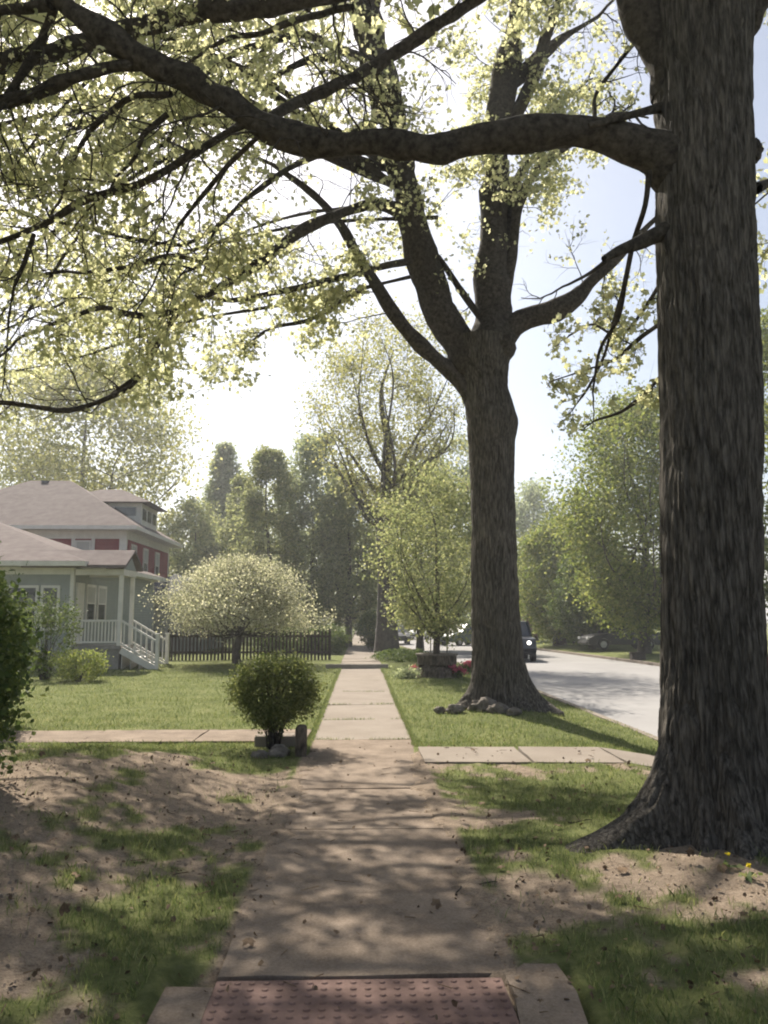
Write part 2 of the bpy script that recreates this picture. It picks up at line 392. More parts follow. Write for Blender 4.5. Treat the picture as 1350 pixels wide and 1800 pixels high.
def slab(mb, x0, x1, y0, y1, z, tilt, gap=0.008, nx=6, seed=0):
    n_ = nx; xs = np.linspace(x0, x1, n_ + 1); ys = np.linspace(y0 + gap, y1 - gap, n_ + 1)
    off = len(mb.v)
    for yy in ys:
        for xx in xs:
            wob = 0.0
            ex = xx
            if xx == xs[0] or xx == xs[-1]: ex = xx + (vnoise(yy * 3.0, seed, seed=2) - 0.5) * 0.05
            ey = yy
            if yy == ys[0] or yy == ys[-1]: ey = yy + (vnoise(xx * 5.0, yy, seed=4) - 0.5) * 0.025
            mb.v.append((float(ex), float(ey), float(z + tilt[0] * (xx - x0) + tilt[1] * (yy - y0))))
    W = n_ + 1
    for j in range(n_):
        for i_ in range(n_): mb.f.append((off + j * W + i_, off + j * W + i_ + 1, off + (j + 1) * W + i_ + 1, off + (j + 1) * W + i_))
    # skirt down
    ring = [j for j in range(W)] + [j * W + W - 1 for j in range(1, W)] + [n_ * W + j for j in range(W - 2, -1, -1)] + [j * W for j in range(W - 2, 0, -1)]
    base = len(mb.v)
    for r_ in ring: v = mb.v[off + r_]; mb.v.append((v[0], v[1], v[2] - 0.10))
    L = len(ring)
    for k in range(L): mb.f.append((off + ring[k], base + k, base + (k + 1) % L, off + ring[(k + 1) % L]))
sw1, sw2, sw3 = MB(), MB(), MB()
joints = [2.2, 3.90, 5.0, 6.5, 8.0, 9.5, 11.15, 13.35, 15.75, 18.4, 21.7, 24.4, 27.5]
yy = 27.5
while yy < 110: yy += 1.9; joints.append(yy)
for a, b_ in zip(joints[:-1], joints[1:]):
    if a < 3.8: continue
    z = 0.0 if a < 27.4 else 0.13
    tl = (rngs.uniform(-0.012, 0.012), rngs.uniform(-0.006, 0.008))
    t = sw1 if a < 9.9 else sw2
    if a < 9.9: tl = (tl[0] * .3, tl[1] * .3)
    slab(t, SWX0, SWX1, a, b_, z + rngs.uniform(-0.003, 0.003), tl, gap=0.006 if a < 9.9 else 0.009, seed=a)
slab(sw3, -0.86, -0.648, 2.2, 3.80, 0.004, (0, 0), seed=1); slab(sw3, 0.658, 0.93, 2.2, 4.02, 0.004, (0, 0), seed=2)
slab(sw3, -0.64, 0.65, 2.2, 3.86, -0.02, (0, 0), seed=3)
tag(sw1.build('path_near', M['walk_dirty'], smooth=False), kind='structure')
tag(sw2.build('path_far', M['walk'], smooth=False), kind='structure')
tag(sw3.build('path_ramp', M['walk_dirty'], smooth=False), kind='structure')
cw = MB()
x = SWX0 - 0.03
while x > -9.3:
    slab(cw, x - 1.5, x - 0.02, 11.0, 12.15, 0.012 + rngs.uniform(-.01, .01), (0, rngs.uniform(-.004, .004)), seed=x); x -= 1.5
tag(cw.build('house_path', M['walk_dirty']), kind='structure')
cr = MB()
for k, (a, b_) in enumerate([(SWX1 + 0.03, 1.95), (1.98, 3.0), (3.03, 3.9), (3.93, 4.60)]):
    za = float(ground_z(a, 9.8)); zb = float(ground_z(b_, 9.8))
    slab(cr, a, b_, 9.25, 10.35, za + 0.03, ((zb - za) / (b_ - a), 0.004 * k), seed=k + 40)
tag(cr.build('verge_path', M['walk']), kind='structure')
# ---- street and kerbs
ys = np.concatenate([np.arange(-20, 120, 2.0), np.arange(120, 400, 20)])
V = []; 
for y in ys:
    for t in np.linspace(0, 1, 9):
        xa, xb = float(curb_near(y)) - 0.02, float(curb_far(y)) + 0.02
        V.append((xa + (xb - xa) * t, y, -0.36 + 0.06 * (1 - (2 * t - 1) ** 2)))
i = (np.arange(len(ys) - 1)[:, None] * 9 + np.arange(8)[None]).ravel()
tag(link_mesh('street', np_mesh('street', np.array(V), np.stack([i, i + 1, i + 10, i + 9], 1)), M['asphalt']), kind='structure')
for nm, fn, s in (('kerb_near', curb_near, -1), ('kerb_far', curb_far, 1)):
    kb = MB(); vs = []; fs = []
    for y in ys:
        x0 = float(fn(y)); x1 = x0 + s * 0.15
        vs += [(x0, y, -0.5), (x0, y, -0.25), (x0 + s * 0.02, y, -0.235), (x1, y, -0.235), (x1, y, -0.5)]
    for k in range(len(ys) - 1):
        for q in range(4): fs.append((k * 5 + q, k * 5 + q + 1, k * 5 + q + 6, k * 5 + q + 5))
    kb.add(vs, fs); tag(kb.build(nm, M['walk']), kind='structure')
# step across the path
st = MB().box((-1.15, 27.38, -0.05), (0.95, 27.5, 0.135))
stp = st.build('stone_step', M['new_conc'], bevel=0.015); tag(stp, 'low concrete step crossing the sidewalk beyond the lawn', 'step')

# ---- tactile pad with truncated domes
pad = thing('tactile_paving', 'worn red ramp pad with rows of domes at the near end of the sidewalk', 'tactile paving', (0.05, 3.30, 0))
M['pad'] = simple('red_pad', (0.10, 0.058, 0.047), (0.23, 0.145, 0.12), 5, 0.85, 0.5, 80, dist=0.004)
pb = MB().box((-0.685, -0.7, -0.03), (0.595, 0.56, 0.002)); pb.build('pad_base', M['pad'], pad, bevel=0.003)
db = MB()
for ix in range(20):
    for iy in range(20):
        x0, y0 = -0.65 + ix * 0.0640, -0.66 + iy * 0.0623
        n_ = 8; vs = []
        for r_, z_ in ((0.018, 0.0015), (0.011, 0.0075)):
            for k in range(n_): vs.append((x0 + r_ * math.cos(k * math.pi / 4), y0 + r_ * math.sin(k * math.pi / 4), z_))
        db.add(vs, [(k, (k + 1) % 8, 8 + (k + 1) % 8, 8 + k) for k in range(8)] + [tuple(range(8, 16))])
tag(db.build('dome_rows', M['pad'], pad), kind='stuff')

# ------------------------------------------------------------------ grass
def blades(name, n_, xr, yr, h, wdt, seed, dens=None, label=None, near=None):
    rng = np.random.default_rng(seed)
    if near:   # more blades close by
        u = rng.uniform(0, 1, n_); y = yr[0] * (yr[1] / yr[0]) ** u
    else: y = rng.uniform(*yr, n_)
    x = rng.uniform(*xr, n_)
    keep = ~in_walk(x, y, 0.02)
    bb = bare(x, y); keep &= rng.uniform(0, 1, n_) > bb * 0.97
    keep &= ((x - 2.56) ** 2 + (y - 5.9) ** 2 > 0.45 ** 2) & ((x - 2.4) ** 2 + (y - 14.5) ** 2 > 0.5 ** 2)
    clump = fbm(x * 2.2, y * 2.2, seed=41)
    keep &= rng.uniform(0, 1, n_) < (0.35 + 1.3 * clump)
    keep &= ~((x < -9.2) & (y > 26))
    x, y, clump = x[keep], y[keep], clump[keep]; k = len(x)
    hh = h * rng.uniform(0.5, 1.35, k) * (0.55 + 0.9 * clump); a = rng.uniform(0, 2 * math.pi, k)
    z = ground_z(x, y) - 0.004
    dx, dy = np.cos(a), np.sin(a); lean = rng.uniform(0.15, 0.9, k) * hh; la = rng.uniform(0, 2 * math.pi, k)
    b = np.stack([x, y, z], 1); ww = wdt * rng.uniform(0.6, 1.3, k)
    s = np.stack([dx * ww, dy * ww, 0 * x], 1)
    mid = b + np.stack([np.cos(la) * lean * 0.35, np.sin(la) * lean * 0.35, hh * 0.6], 1)
    tip = b + np.stack([np.cos(la) * lean, np.sin(la) * lean, hh], 1)
    V = np.stack([b - s, b + s, mid + s * 0.7, tip, mid - s * 0.7], 1).reshape(-1, 3)
    F = np.arange(k)[:, None] * 5 + np.arange(5)[None]
    o = link_mesh(name, np_mesh(name, V, F), M['grass'], None, True, False)
    return tag(o, label, 'grass', kind='stuff')
blades('verge_grass', 170000, (-4.6, 4.7), (2.2, 11.0), 0.042, 0.0020, 1, label='patchy short grass on the near mound and verge', near=True)
blades('lawn_grass', 110000, (-12.5, 4.7), (10.3, 28), 0.048, 0.004, 2, label='mown lawn grass beyond the crossing paths', near=True)
blades('tuft_grass', 9000, (-4.6, 3.0), (2.6, 9.0), 0.075, 0.0024, 3, label='taller loose grass tufts among the bare soil', near=True)
# edge fringe grass along the slab edges and joints
def fringe(name, n_, seed):
    rng = np.random.default_rng(seed)
    y = rng.uniform(9.8, 27, n_); side = rng.integers(0, 2, n_)
    x = np.where(side, SWX1 + rng.normal(0.0, 0.02, n_), SWX0 - rng.normal(0.0, 0.02, n_))
    k2 = n_ // 16
    y[:k2] = np.array(joints)[rng.integers(6, 12, k2)] + rng.normal(0, 0.012, k2); x[:k2] = rng.uniform(SWX0, SWX1, k2) ** 1
    keepj = fbm(x[:k2] * 3, y[:k2], seed=50) > 0.45; kk = np.ones(n_, bool); kk[:k2] = keepj
    kk &= ~((x > SWX1 - 0.1) & (y > 9.1) & (y < 10.5))
    x, y = x[kk], y[kk]; k = len(x)
    z = np.where(y > 27.4, 0.1, 0.0); hh = rng.uniform(0.02, 0.055, k); la = rng.uniform(0, 6.28, k); ww = 0.004
    b = np.stack([x, y, z], 1); s = np.stack([np.cos(la + 1.5) * ww, np.sin(la + 1.5) * ww, 0 * x], 1)
    tip = b + np.stack([np.cos(la) * hh * .8, np.sin(la) * hh * .8, hh], 1)
    V = np.stack([b - s, b + s, tip], 1).reshape(-1, 3)
    tag(link_mesh(name, np_mesh(name, V, np.arange(k)[:, None] * 3 + np.arange(3)[None]), M['grass'], None, True, False), 'grass fringe along the slab edges and joints', 'grass', kind='stuff')
fringe('fringe_grass', 24000, 8)
# leaf litter
rng = np.random.default_rng(11)
nl = 3200
yy = 2.4 * (11 / 2.4) ** rng.uniform(0, 1, nl); xx = rng.uniform(-4.5, 3.2, nl)
zz = np.where((xx > SWX0) & (xx < SWX1), 0.015, ground_z(xx, yy) + 0.012)
kp = (rng.uniform(0, 1, nl) < np.where((xx > SWX0 + .1) & (xx < SWX1 - .1), 0.10, 0.75)); pos = np.stack([xx, yy, zz], 1)[kp]
tag(leaves_mesh('leaf_litter', pos, 0.024, 'blob', M['litter'], None, rng, 0, 2.0), 'scattered dead leaf crumbs and clods on the near ground', 'leaf litter', kind='stuff')

rng = np.random.default_rng(13)
y = 2.6 * (9.5 / 2.6) ** rng.uniform(0, 1, 9000); x = rng.uniform(-4.4, 3.2, 9000); kp = (rng.uniform(0, 1, 9000) < bare(x, y) * .8) & ~in_walk(x, y, 0.0)
M['crumb'] = simple('soil_crumb', (0.13, 0.10, 0.075), (0.34, 0.27, 0.21), 40, 1.0)
tag(leaves_mesh('soil_crumbs', np.stack([x, y, ground_z(x, y) + 0.004], 1)[kp], 0.017, 'blob', M['crumb'], None, rng, 0, 0.5), 'small clods and crumbs on the bare soil', 'soil crumbs', kind='stuff')
pos = []
rng = np.random.default_rng(12)
for k in range(260):
    y = 2.8 * (10.5 / 2.8) ** rng.uniform(); x = rng.uniform(-4.2, 3.2)
    if SWX0 < x < SWX1 and rng.uniform() < .6: continue
    pos.append((x, y, (0.012 if SWX0 < x < SWX1 else float(ground_z(x, y)) + 0.03)))
tag(leaves_mesh('fallen_leaves', np.array(pos), 0.055, 'maple', M['litter'], None, rng, 0, 5.0), 'curled brown fallen maple leaves on the near soil and grass', 'fallen leaves', kind='stuff')
tt = Tubes()
for k in range(150):
    y = 2.8 * (10.5 / 2.8) ** rng.uniform(); x = rng.uniform(-4.2, 3.2); a = rng.uniform(0, 6.28); L_ = rng.uniform(.03, .13)
    z = 0.01 if SWX0 < x < SWX1 else float(ground_z(x, y)) + 0.015
    tt.add([(x + math.cos(a) * L_ * t, y + math.sin(a) * L_ * t, z + .004 * math.sin(9 * t)) for t in (-.5, 0, .5)], [.003, .0025, .0015], 4)
tag(tt.build('twig_litter', M['litter'], None), 'short broken twigs scattered on the near ground', 'twigs', kind='stuff')

# ------------------------------------------------------------------ trees
def rand_perp(d, rng):
    v = rng.normal(size=3); v -= d * (v @ d); return v / (np.linalg.norm(v) + 1e-9)
def unit(v): return v / (np.linalg.norm(v) + 1e-9)
def grow(tb, leafpts, p, d, L, r, level, rng, seg, grav, allow, sides=4, spread=0.8):
    n_ = max(3, int(L / seg)); pts = [p.copy()]; dd = d.copy(); kids = []
    for k in range(n_):
        dd = unit(dd + rng.normal(size=3) * 0.20 + np.array([0, 0, grav]))
        p = p + dd * (L / n_)
        if allow is not None and not allow(p): break
        pts.append(p.copy())
        if level > 0 and k >= 0 and rng.uniform() < 0.62: kids.append((p.copy(), dd.copy(), 1 - k / n_))
    if len(pts) < 3: return
    rad = np.linspace(r, r * 0.35, len(pts)); tb.add(np.array(pts), rad, sides)
    for kp_, kd, f in kids:
        nd = unit(kd * 0.75 + rand_perp(kd, rng) * spread)
        grow(tb, leafpts, kp_, nd, L * (0.35 + 0.35 * f) * rng.uniform(0.7, 1.2), max(r * 0.5, 0.0022), level - 1, rng, seg * 0.7, grav, allow, 3, spread)
    if level <= 1:
        a = np.array(pts)
        for q in a[len(a) // 3:]: leafpts.append(q)
        leafpts.append(a[-1]); leafpts.append(a[-1])
def limb_pts(c, step, world=False):
    q = np.array(c, float) if c[0][0] is None or world else np.array([[*P(px, py, D), rp * D / FPX] for px, py, D, rp in c])
    return catmull(q, step)
def knobby(a, amp, seed):
    a = a.copy(); s = np.arange(len(a)) * 0.35
    a[:, 3] *= 1 + amp * (vnoise(s, 0, seed=seed) - 0.5) * 2
    for k in range(3): a[:, k] += (vnoise(s * 0.8, k * 5.0, seed=seed + 3) - 0.5) * a[:, 3] * 0.3
    return a
def clear_sky(p):                 # keeps twigs within the reach the real crowns have
    x, y, z = proj(p)
    if z < 3.2: return False
    if x < -500 or x > 1900: return True
    if x < 330: lim = 745 - 0.10 * x
    elif x < 700: lim = 712 - 0.42 * (x - 330)
    elif x < 960: lim = 575
    elif x < 1150: lim = 760
    else: lim = 800
    return y < lim
GAPS = [(2.0, 5.8, 0.5, 0.75, 0.04), (-3.4, 7.0, 0.3, 0.8, 0.10), (0.1, 6.3, 0, 0.55, 0.2), (0.75, 3.9, 0, 0.22, 0.2), (-0.15, 4.7, 0, 0.28, 0.3), (-1.1, 8.2, 0.2, 0.5, 0.3),
        (0.0, 16.2, 0, 3.0, 0.05), (0.2, 12.4, 0, 1.3, 0.08), (3.4, 12.6, 0, 1.7, 0.08), (-5.0, 18.6, 0, 3.8, 0.10), (-2.2, 13.4, 0, 1.0, .2), (2.4, 9.9, 0, 0.6, 0.1), (1.8, 5.7, 1.0, 0.5, 0.05), (2.1, 5.8, 2.0, 0.5, 0.1), (1.9, 5.7, 0.2, 0.5, 0.05)]
def sunlit(p):                     # how much of the foliage remains along the sun's way to those openings
    k = np.ones(len(p)); sv = np.array(SUNV)
    for gx_, gy_, gz_, r_, f in GAPS:
        q = p - np.array([gx_, gy_, gz_]); q = q - (q @ sv)[:, None] * sv
        d = np.linalg.norm(q, axis=1); k *= 1 - (1 - f) * (1 - ss((d - r_) / (0.35 * r_)))
    return k
def in_front(p):                   # few sprays hang before the great limb
    x, y, zc = proj_many(p); return np.where((p[:, 1] < 6.3) & (x > -50) & (x < 1150) & (y > 0) & (zc > 0.5), 0.12, 1.0)
def proj_many(p):
    q = np.asarray(p, float) - CAM; zc = q @ FWD; zc = np.where(np.abs(zc) < .01, .01, zc)
    return 675 + FPX * (q @ RGT) / zc, 900 - FPX * (q @ UPV) / zc, zc
def canopy_tree(root, limbs, rng, step, twig_L, twig_sp, leaf_size, leaf_kind, leafm, per, sig, prob=0.15, level=2, grav=-0.03, bark='limb', allow=clear_sky, start=0.12, crown='crown', even=False):
    tb = Tubes(); lp = []
    for li, (c, opt) in enumerate(limbs):
        a = knobby(limb_pts(c, step, opt.get('w', False)), 0.18, li * 13 + 5)
        V, F = tube_arr(a[:, :3], a[:, 3], 14 if a[0, 3] > 0.06 else 8)
        if a[:, 3].max() > 0.05:                    # bark ridges on the thick ones
            cidx = np.repeat(np.arange(len(a)), len(V) // len(a)); ce = a[cidx, :3]; rr = a[cidx, 3]
            nn = fbm(V[:, 0] * 9, V[:, 1] * 9, V[:, 2] * 9, seed=li); V = ce + (V - ce) * (1 + 0.22 * (nn - 0.5))[:, None]
        me = np_mesh('limb', V, F); link_mesh('limb', me, M[bark], root, False)
        if opt.get('bare'): continue
        ds = np.linalg.norm(np.diff(a[:, :3], axis=0), axis=1); s = np.concatenate([[0], np.cumsum(ds)])
        tot = s[-1]; q = tot * opt.get('start', start); sp = twig_sp * opt.get('sp', 1)
        Lk = twig_L * opt.get('L', 1); gv = opt.get('grav', grav)
        while q < tot:
            k = min(np.searchsorted(s, q), len(a) - 2); d = unit(a[k + 1, :3] - a[k, :3])
            nd = unit(d * 0.45 + rand_perp(d, rng) * 0.9 + np.array([0, 0, opt.get('up', 0.0)]))
            f = q / tot
            grow(tb, lp, a[k, :3].copy(), nd, Lk * rng.uniform(0.45, 1.15), min(a[k, 3] * 0.40, 0.013), level, rng, Lk * 0.12, gv, allow)
            q += sp * rng.uniform(0.5, 1.5)
        grow(tb, lp, a[-1, :3].copy(), unit(a[-1, :3] - a[-2, :3]), Lk, a[-1, 3], level, rng, Lk * 0.12, gv, allow)
    tb.build('twigs', M['limb'], root)
    lp = np.array(lp)
    ok = np.array([allow(p) for p in lp]) & (rng.uniform(0, 1, len(lp)) < prob * sunlit(lp) * in_front(lp) * 1.0 if even else rng.uniform(0, 1, len(lp)) < prob * sunlit(lp) * in_front(lp) * (0.22 + 1.35 * ss((fbm(lp[:, 0] * 0.75, lp[:, 1] * 0.75, lp[:, 2] * 0.75, seed=77, o=3) - 0.45) / 0.12)))
    pos = np.repeat(lp[ok], per, 0); pos = pos + rng.normal(size=pos.shape) * sig
    
    leaves_mesh(crown, pos, leaf_size, leaf_kind, leafm, root, rng, 0.7, 0.3)
def trunk_mesh(root, prof, lobes, sides, rows, seed, m, amp, name='trunk', zmin=-0.25):
    """prof: rows of x, y, z, r up the stem; lobes: (angle, reach, height, sharpness)"""
    pr = np.array(prof, float); pr = pr[np.argsort(pr[:, 2])]
    zs = np.concatenate([np.linspace(zmin, 1.2, rows // 2), np.linspace(1.2, pr[-1, 2], rows - rows // 2 + 1)[1:]])
    cx = np.interp(zs, pr[:, 2], pr[:, 0]); cyy = np.interp(zs, pr[:, 2], pr[:, 1]); rr = np.interp(zs, pr[:, 2], pr[:, 3])
    th = np.arange(sides) * 2 * math.pi / sides
    TH, ZZ = np.meshgrid(th, zs); RR = np.repeat(rr[:, None], sides, 1)
    zz0 = np.clip(ZZ, 0, 99)
    for ang, reach, hgt, sharp in lobes:
        dth = np.abs((TH - ang + math.pi) % (2 * math.pi) - math.pi)
        RR = RR + reach * np.exp(-zz0 / hgt) * np.exp(-(dth / sharp) ** 2)
    Rm = rr.mean()
    u, v = np.cos(TH) * Rm, np.sin(TH) * Rm
    tw = 0.15 * np.sin(ZZ * 0.7)
    rid = 1 - np.abs(fbm(u * 10 + tw, v * 10, ZZ * 2.4, seed=seed, o=3) * 2 - 1)
    rid2 = fbm(u * 26, v * 26, ZZ * 14, seed=seed + 9, o=2)
    low = fbm(u * 2.2, v * 2.2, ZZ * 0.6, seed=seed + 5, o=3) - 0.5
    amp = amp * (1 + 1.6 * np.exp(-zz0 / 0.4)); RR = RR * (1 + (0.16 + 0.22 * np.exp(-zz0 / 0.35)) * low) - amp * np.clip((rid - 0.72) / 0.28, 0, 1) ** 1.5 + amp * 0.5 * (rid2 - 0.5)
    V = np.stack([cx[:, None] + np.cos(TH) * RR, cyy[:, None] + np.sin(TH) * RR, ZZ], -1).reshape(-1, 3)
    i = np.arange(len(zs) - 1)[:, None] * sides; k = np.arange(sides)[None]; k2 = (k + 1) % sides
    F = np.stack([i + k, i + k2, i + sides + k2, i + sides + k], -1).reshape(-1, 4)
    return link_mesh(name, np_mesh(name, V, F), m, root, False)
def profile(rows, D, dz=0):
    out = []
    for py, l_, r_ in rows:
        a, b_ = P(l_, py, D), P(r_, py, D); c = (a + b_) / 2
        out.append((c[0], D, c[2], (b_[0] - a[0]) / 2))
    return out

# --- tree one: the big maple at the right
T1D = 5.95
t1 = thing('maple_tree', 'huge dark maple trunk nearest the camera at right with limb reaching across the top', 'tree', (2.58, T1D, 0.0), group='street maples')
pr = profile([(-520, 1120, 1345), (-150, 1125, 1335), (0, 1146, 1318), (150, 1152, 1312), (400, 1156, 1318), (600, 1160, 1328), (800, 1162, 1332), (1000, 1166, 1334), (1200, 1168, 1338), (1350, 1170, 1342)], T1D)
pr.append((pr[-1][0], T1D, -0.3, pr[-1][3] * 1.05))
trunk_mesh(t1, pr, [(R(190), 0.86, 0.27, 0.36), (R(262), 0.32, 0.30, 0.22), (R(236), 0.18, 0.35, 0.16), (R(278), 0.20, 0.22, 0.12), (R(300), 0.22, 0.40, 0.35), (R(350), 0.40, 0.35, 0.5), (R(40), 0.4, 0.4, 0.5), (R(120), 0.45, 0.3, 0.5)], 300, 420, 3, M['bark'], 0.022)
L1 = [
 ([(1235, 345, 5.95, 50), (1170, 288, 5.95, 50), (1115, 258, 5.92, 42), (1055, 240, 5.9, 35), (1000, 235, 5.9, 30), (950, 236, 5.9, 33), (900, 240, 5.9, 33), (850, 244, 5.9, 31), (800, 254, 5.95, 28), (760, 262, 5.95, 31), (715, 254, 6.0, 25), (650, 250, 6.0, 22), (580, 250, 6.05, 23), (520, 240, 6.1, 27), (460, 218, 6.1, 26), (400, 180, 6.1, 25), (350, 150, 6.1, 25), (300, 128, 6.1, 26), (240, 95, 6.1, 23), (190, 62, 6.1, 25), (140, 28, 6.1, 18), (80, -20, 6.1, 16), (-10, -90, 6.0, 13), (-160, -170, 5.9, 8)], dict(start=0.36, L=0.9, sp=0.9)),
 ([(1210, -560, 6.1, 40), (1080, -380, 6.4, 34), (880, -160, 6.8, 27), (700, -50, 7.0, 24), (560, -8, 7.0, 23), (430, 12, 7.0, 22), (330, 26, 7.0, 21), (265, 44, 7.0, 18), (180, 66, 6.9, 19), (90, 92, 6.8, 18), (0, 112, 6.7, 17), (-110, 140, 6.6, 14), (-260, 190, 6.4, 9)], dict(start=0.35)),
 ([(285, 108, 6.1, 13), (215, 116, 6.15, 12), (140, 132, 6.2, 12), (70, 162, 6.3, 12), (0, 182, 6.3, 11), (-90, 205, 6.3, 8)], dict()),
 ([(98, 0, 6.2, 9), (78, 60, 6.3, 9), (35, 135, 6.3, 8), (-5, 190, 6.3, 7), (-60, 250, 6.3, 4)], dict()),
 ([(90, 8, 6.1, 13), (40, 14, 6.2, 10), (-20, 22, 6.3, 8), (-120, 30, 6.3, 5)], dict()),
 ([(460, 214, 6.1, 9), (510, 188, 6.4, 10), (590, 150, 6.8, 11), (670, 110, 7.2, 12), (740, 62, 7.4, 12), (830, 2, 7.6, 12), (940, -80, 7.2, 14), (1080, -260, 6.5, 18), (1180, -420, 6.1, 20)], dict(sp=1.1, L=0.7)),
 ([(430, 215, 6.1, 8), (340, 270, 6.5, 7), (250, 322, 6.8, 7), (150, 352, 7.0, 7), (90, 388, 7.1, 6), (0, 425, 7.2, 4.5), (-90, 445, 7.2, 3)], dict(L=0.9)),
 ([(300, 165, 6.1, 7), (230, 172, 6.4, 7), (170, 218, 6.7, 6), (135, 268, 6.9, 5), (118, 315, 7.1, 4)], dict()),
 ([(295, 200, 6.3, 5), (250, 240, 6.4, 5), (238, 275, 6.5, 4), (203, 312, 6.6, 3)], dict()),
 ([(455, 240, 6.1, 5), (400, 292, 6.4, 5), (345, 358, 6.7, 4), (315, 395, 6.8, 3)], dict()),
 ([(60, 412, 7.1, 4), (46, 455, 7.1, 4), (25, 505, 7.2, 3)], dict()),
 ([(620, 12, 7.0, 6), (560, 25, 7.3, 6), (500, 42, 7.6, 6), (455, 60, 7.8, 5), (400, 68, 8.0, 5), (330, 110, 8.2, 3)], dict()),
 ([(1170, 404, 5.9, 15), (1120, 428, 5.85, 12), (1085, 441, 5.8, 9), (1062, 455, 5.75, 7)], dict(bare=True)),
 ([(1085, 441, 5.8, 5), (1040, 478, 5.9, 4), (1000, 500, 6.0, 3)], dict(L=0.35, sp=1.6)),
 ([(1140, 300, 5.8, 7), (1135, 360, 5.9, 6), (1112, 430, 6.2, 6), (1098, 500, 6.4, 5), (1086, 560, 6.6, 4), (1055, 615, 6.8, 3), (1042, 690, 7.0, 2)], dict(L=0.4, sp=2.2, start=0.3)),
 ([(1160, 190, 5.9, 9), (1110, 203, 5.8, 7), (1060, 215, 5.7, 6), (1035, 222, 5.7, 5)], dict(bare=True)),
 ([(1045, 215, 5.85, 4), (1048, 165, 6.2, 4), (1080, 120, 6.5, 4), (1128, 60, 6.8, 4), (1160, 20, 7.0, 3)], dict(L=0.35, sp=1.8)),
 ([(1185, 170, 6.0, 45), (1150, 70, 6.0, 38), (1112, -20, 6.1, 34), (1060, -140, 6.3, 28), (1020, -260, 6.6, 22), (960, -400, 7.0, 14)], dict(start=0.5, sp=1.6)),
 ([(1290, 60, 5.95, 40), (1335, -30, 6.0, 33), (1380, -150, 6.2, 28), (1480, -320, 6.5, 20)], dict(start=0.5, sp=1.6)),
 # reach beyond the left edge and towards the viewer, where the near shade comes from
 ([(0, 112, 6.7, 14), (-200, 60, 6.3, 12), (-480, 20, 5.8, 9), (-800, 60, 5.2, 5)], dict(L=1.2)),
 ([(-110, 140, 6.6, 12), (-300, 260, 7.2, 9), (-560, 330, 7.6, 6)], dict(L=1.2)),
 ([(1330, 330, 6.0, 10), (1400, 300, 6.6, 8), (1480, 260, 7.2, 6), (1560, 240, 7.8, 4)], dict(L=0.7)),
]
canopy_tree(t1, L1, np.random.default_rng(101), 0.06, 1.15, 0.26, 0.058, 'maple', M['leaf_y'], 5, 0.06, prob=0.26, level=2, grav=-0.035)
canopy_tree(t1, [
 ([(1098, 500, 6.4, 4), (1080, 560, 7.0, 4), (1062, 625, 7.4, 3), (1035, 680, 7.6, 2.5), (1012, 712, 7.7, 1.5)], dict(L=0.45, start=0.2)),
 ([(1175, 560, 6.3, 4), (1130, 590, 6.9, 4), (1080, 632, 7.4, 3), (1030, 650, 7.8, 2), (975, 668, 8.0, 1.5)], dict(L=0.45, start=0.2)),
 ([(1180, 640, 6.2, 4), (1135, 690, 6.9, 3.5), (1095, 722, 7.3, 3), (1050, 738, 7.5, 2)], dict(L=0.4, start=0.2)),
 ([(1172, 480, 6.3, 4), (1120, 560, 7.2, 3), (1085, 590, 7.6, 3), (1040, 570, 8.0, 2), (1000, 590, 8.3, 2)], dict(L=0.5, start=0.2)),
], np.random.default_rng(121), 0.06, 0.5, 0.22, 0.062, 'maple', M['leaf_y'], 3, 0.05, prob=0.075, level=2, crown='hanging_spray', even=True)
def above_frame(p):
    x, y, zc = proj(p)
    return zc < 1.0 or y < 40 or x < -60 or x > 1410
UC = []  # crown out of view overhead, added to darken the trunk and foreground
for k, (ax_, ay_, az_) in enumerate([(-6.5, 8.5, 9.5), (-7, 4.5, 8.5), (-4.5, 11, 11), (-2.5, 0.5, 9), (1.5, -2.5, 9.5), (6, 0, 9.5), (8, 5, 10), (7, 10, 11), (2.5, 11.5, 12.5), (-2, 6, 12), (3, 4, 13.5), (-4.5, 2, 11), (0, 9, 13)]):
    b0 = np.array([2.7, 5.95, 7.0 + 0.25 * (k % 5)]); e_ = np.array([ax_, ay_, az_]); m1 = b0 + (e_ - b0) * 0.35 + np.array([0, 0, 1.2]); m2 = b0 + (e_ - b0) * 0.7 + np.array([0, 0, .7])
    UC.append(([(*b0, .10), (*m1, .06), (*m2, .035), (*e_, .015)], dict(w=True, start=0.25)))
canopy_tree(t1, UC, np.random.default_rng(111), 0.25, 2.4, 0.5, 0.14, 'maple', M['leaf_y'], 6, 0.16, prob=0.32, level=1, allow=above_frame, crown='shade_crown')
bl = P(1322, 268, T1D); 
def lumpy(name, c, r, seed, m, parent, sz=(1, 1, 1), rough=0.35, f=3.0, n_=24):
    th = np.linspace(0, math.pi, n_ + 1)[:, None]; ph = (np.arange(2 * n_) * math.pi / n_)[None]
    d = np.stack([np.sin(th) * np.cos(ph), np.sin(th) * np.sin(ph), np.cos(th) + 0 * ph], -1)
    k = 1 + rough * (fbm(d[..., 0] * f + seed, d[..., 1] * f, d[..., 2] * f, seed=seed) - 0.5) * 2
    V = (d * k[..., None] * r * np.array(sz) + np.array(c)).reshape(-1, 3); W = 2 * n_
    i = np.arange(n_)[:, None] * W; q = np.arange(W)[None]; q2 = (q + 1) % W
    F = np.stack([i + q, i + W + q, i + W + q2, i + q2], -1).reshape(-1, 4)
    return link_mesh(name, np_mesh(name, V, F), m, parent, False)
lumpy('burl', bl, 0.10, 4, M['bark'], t1, (0.7, 1, 1))

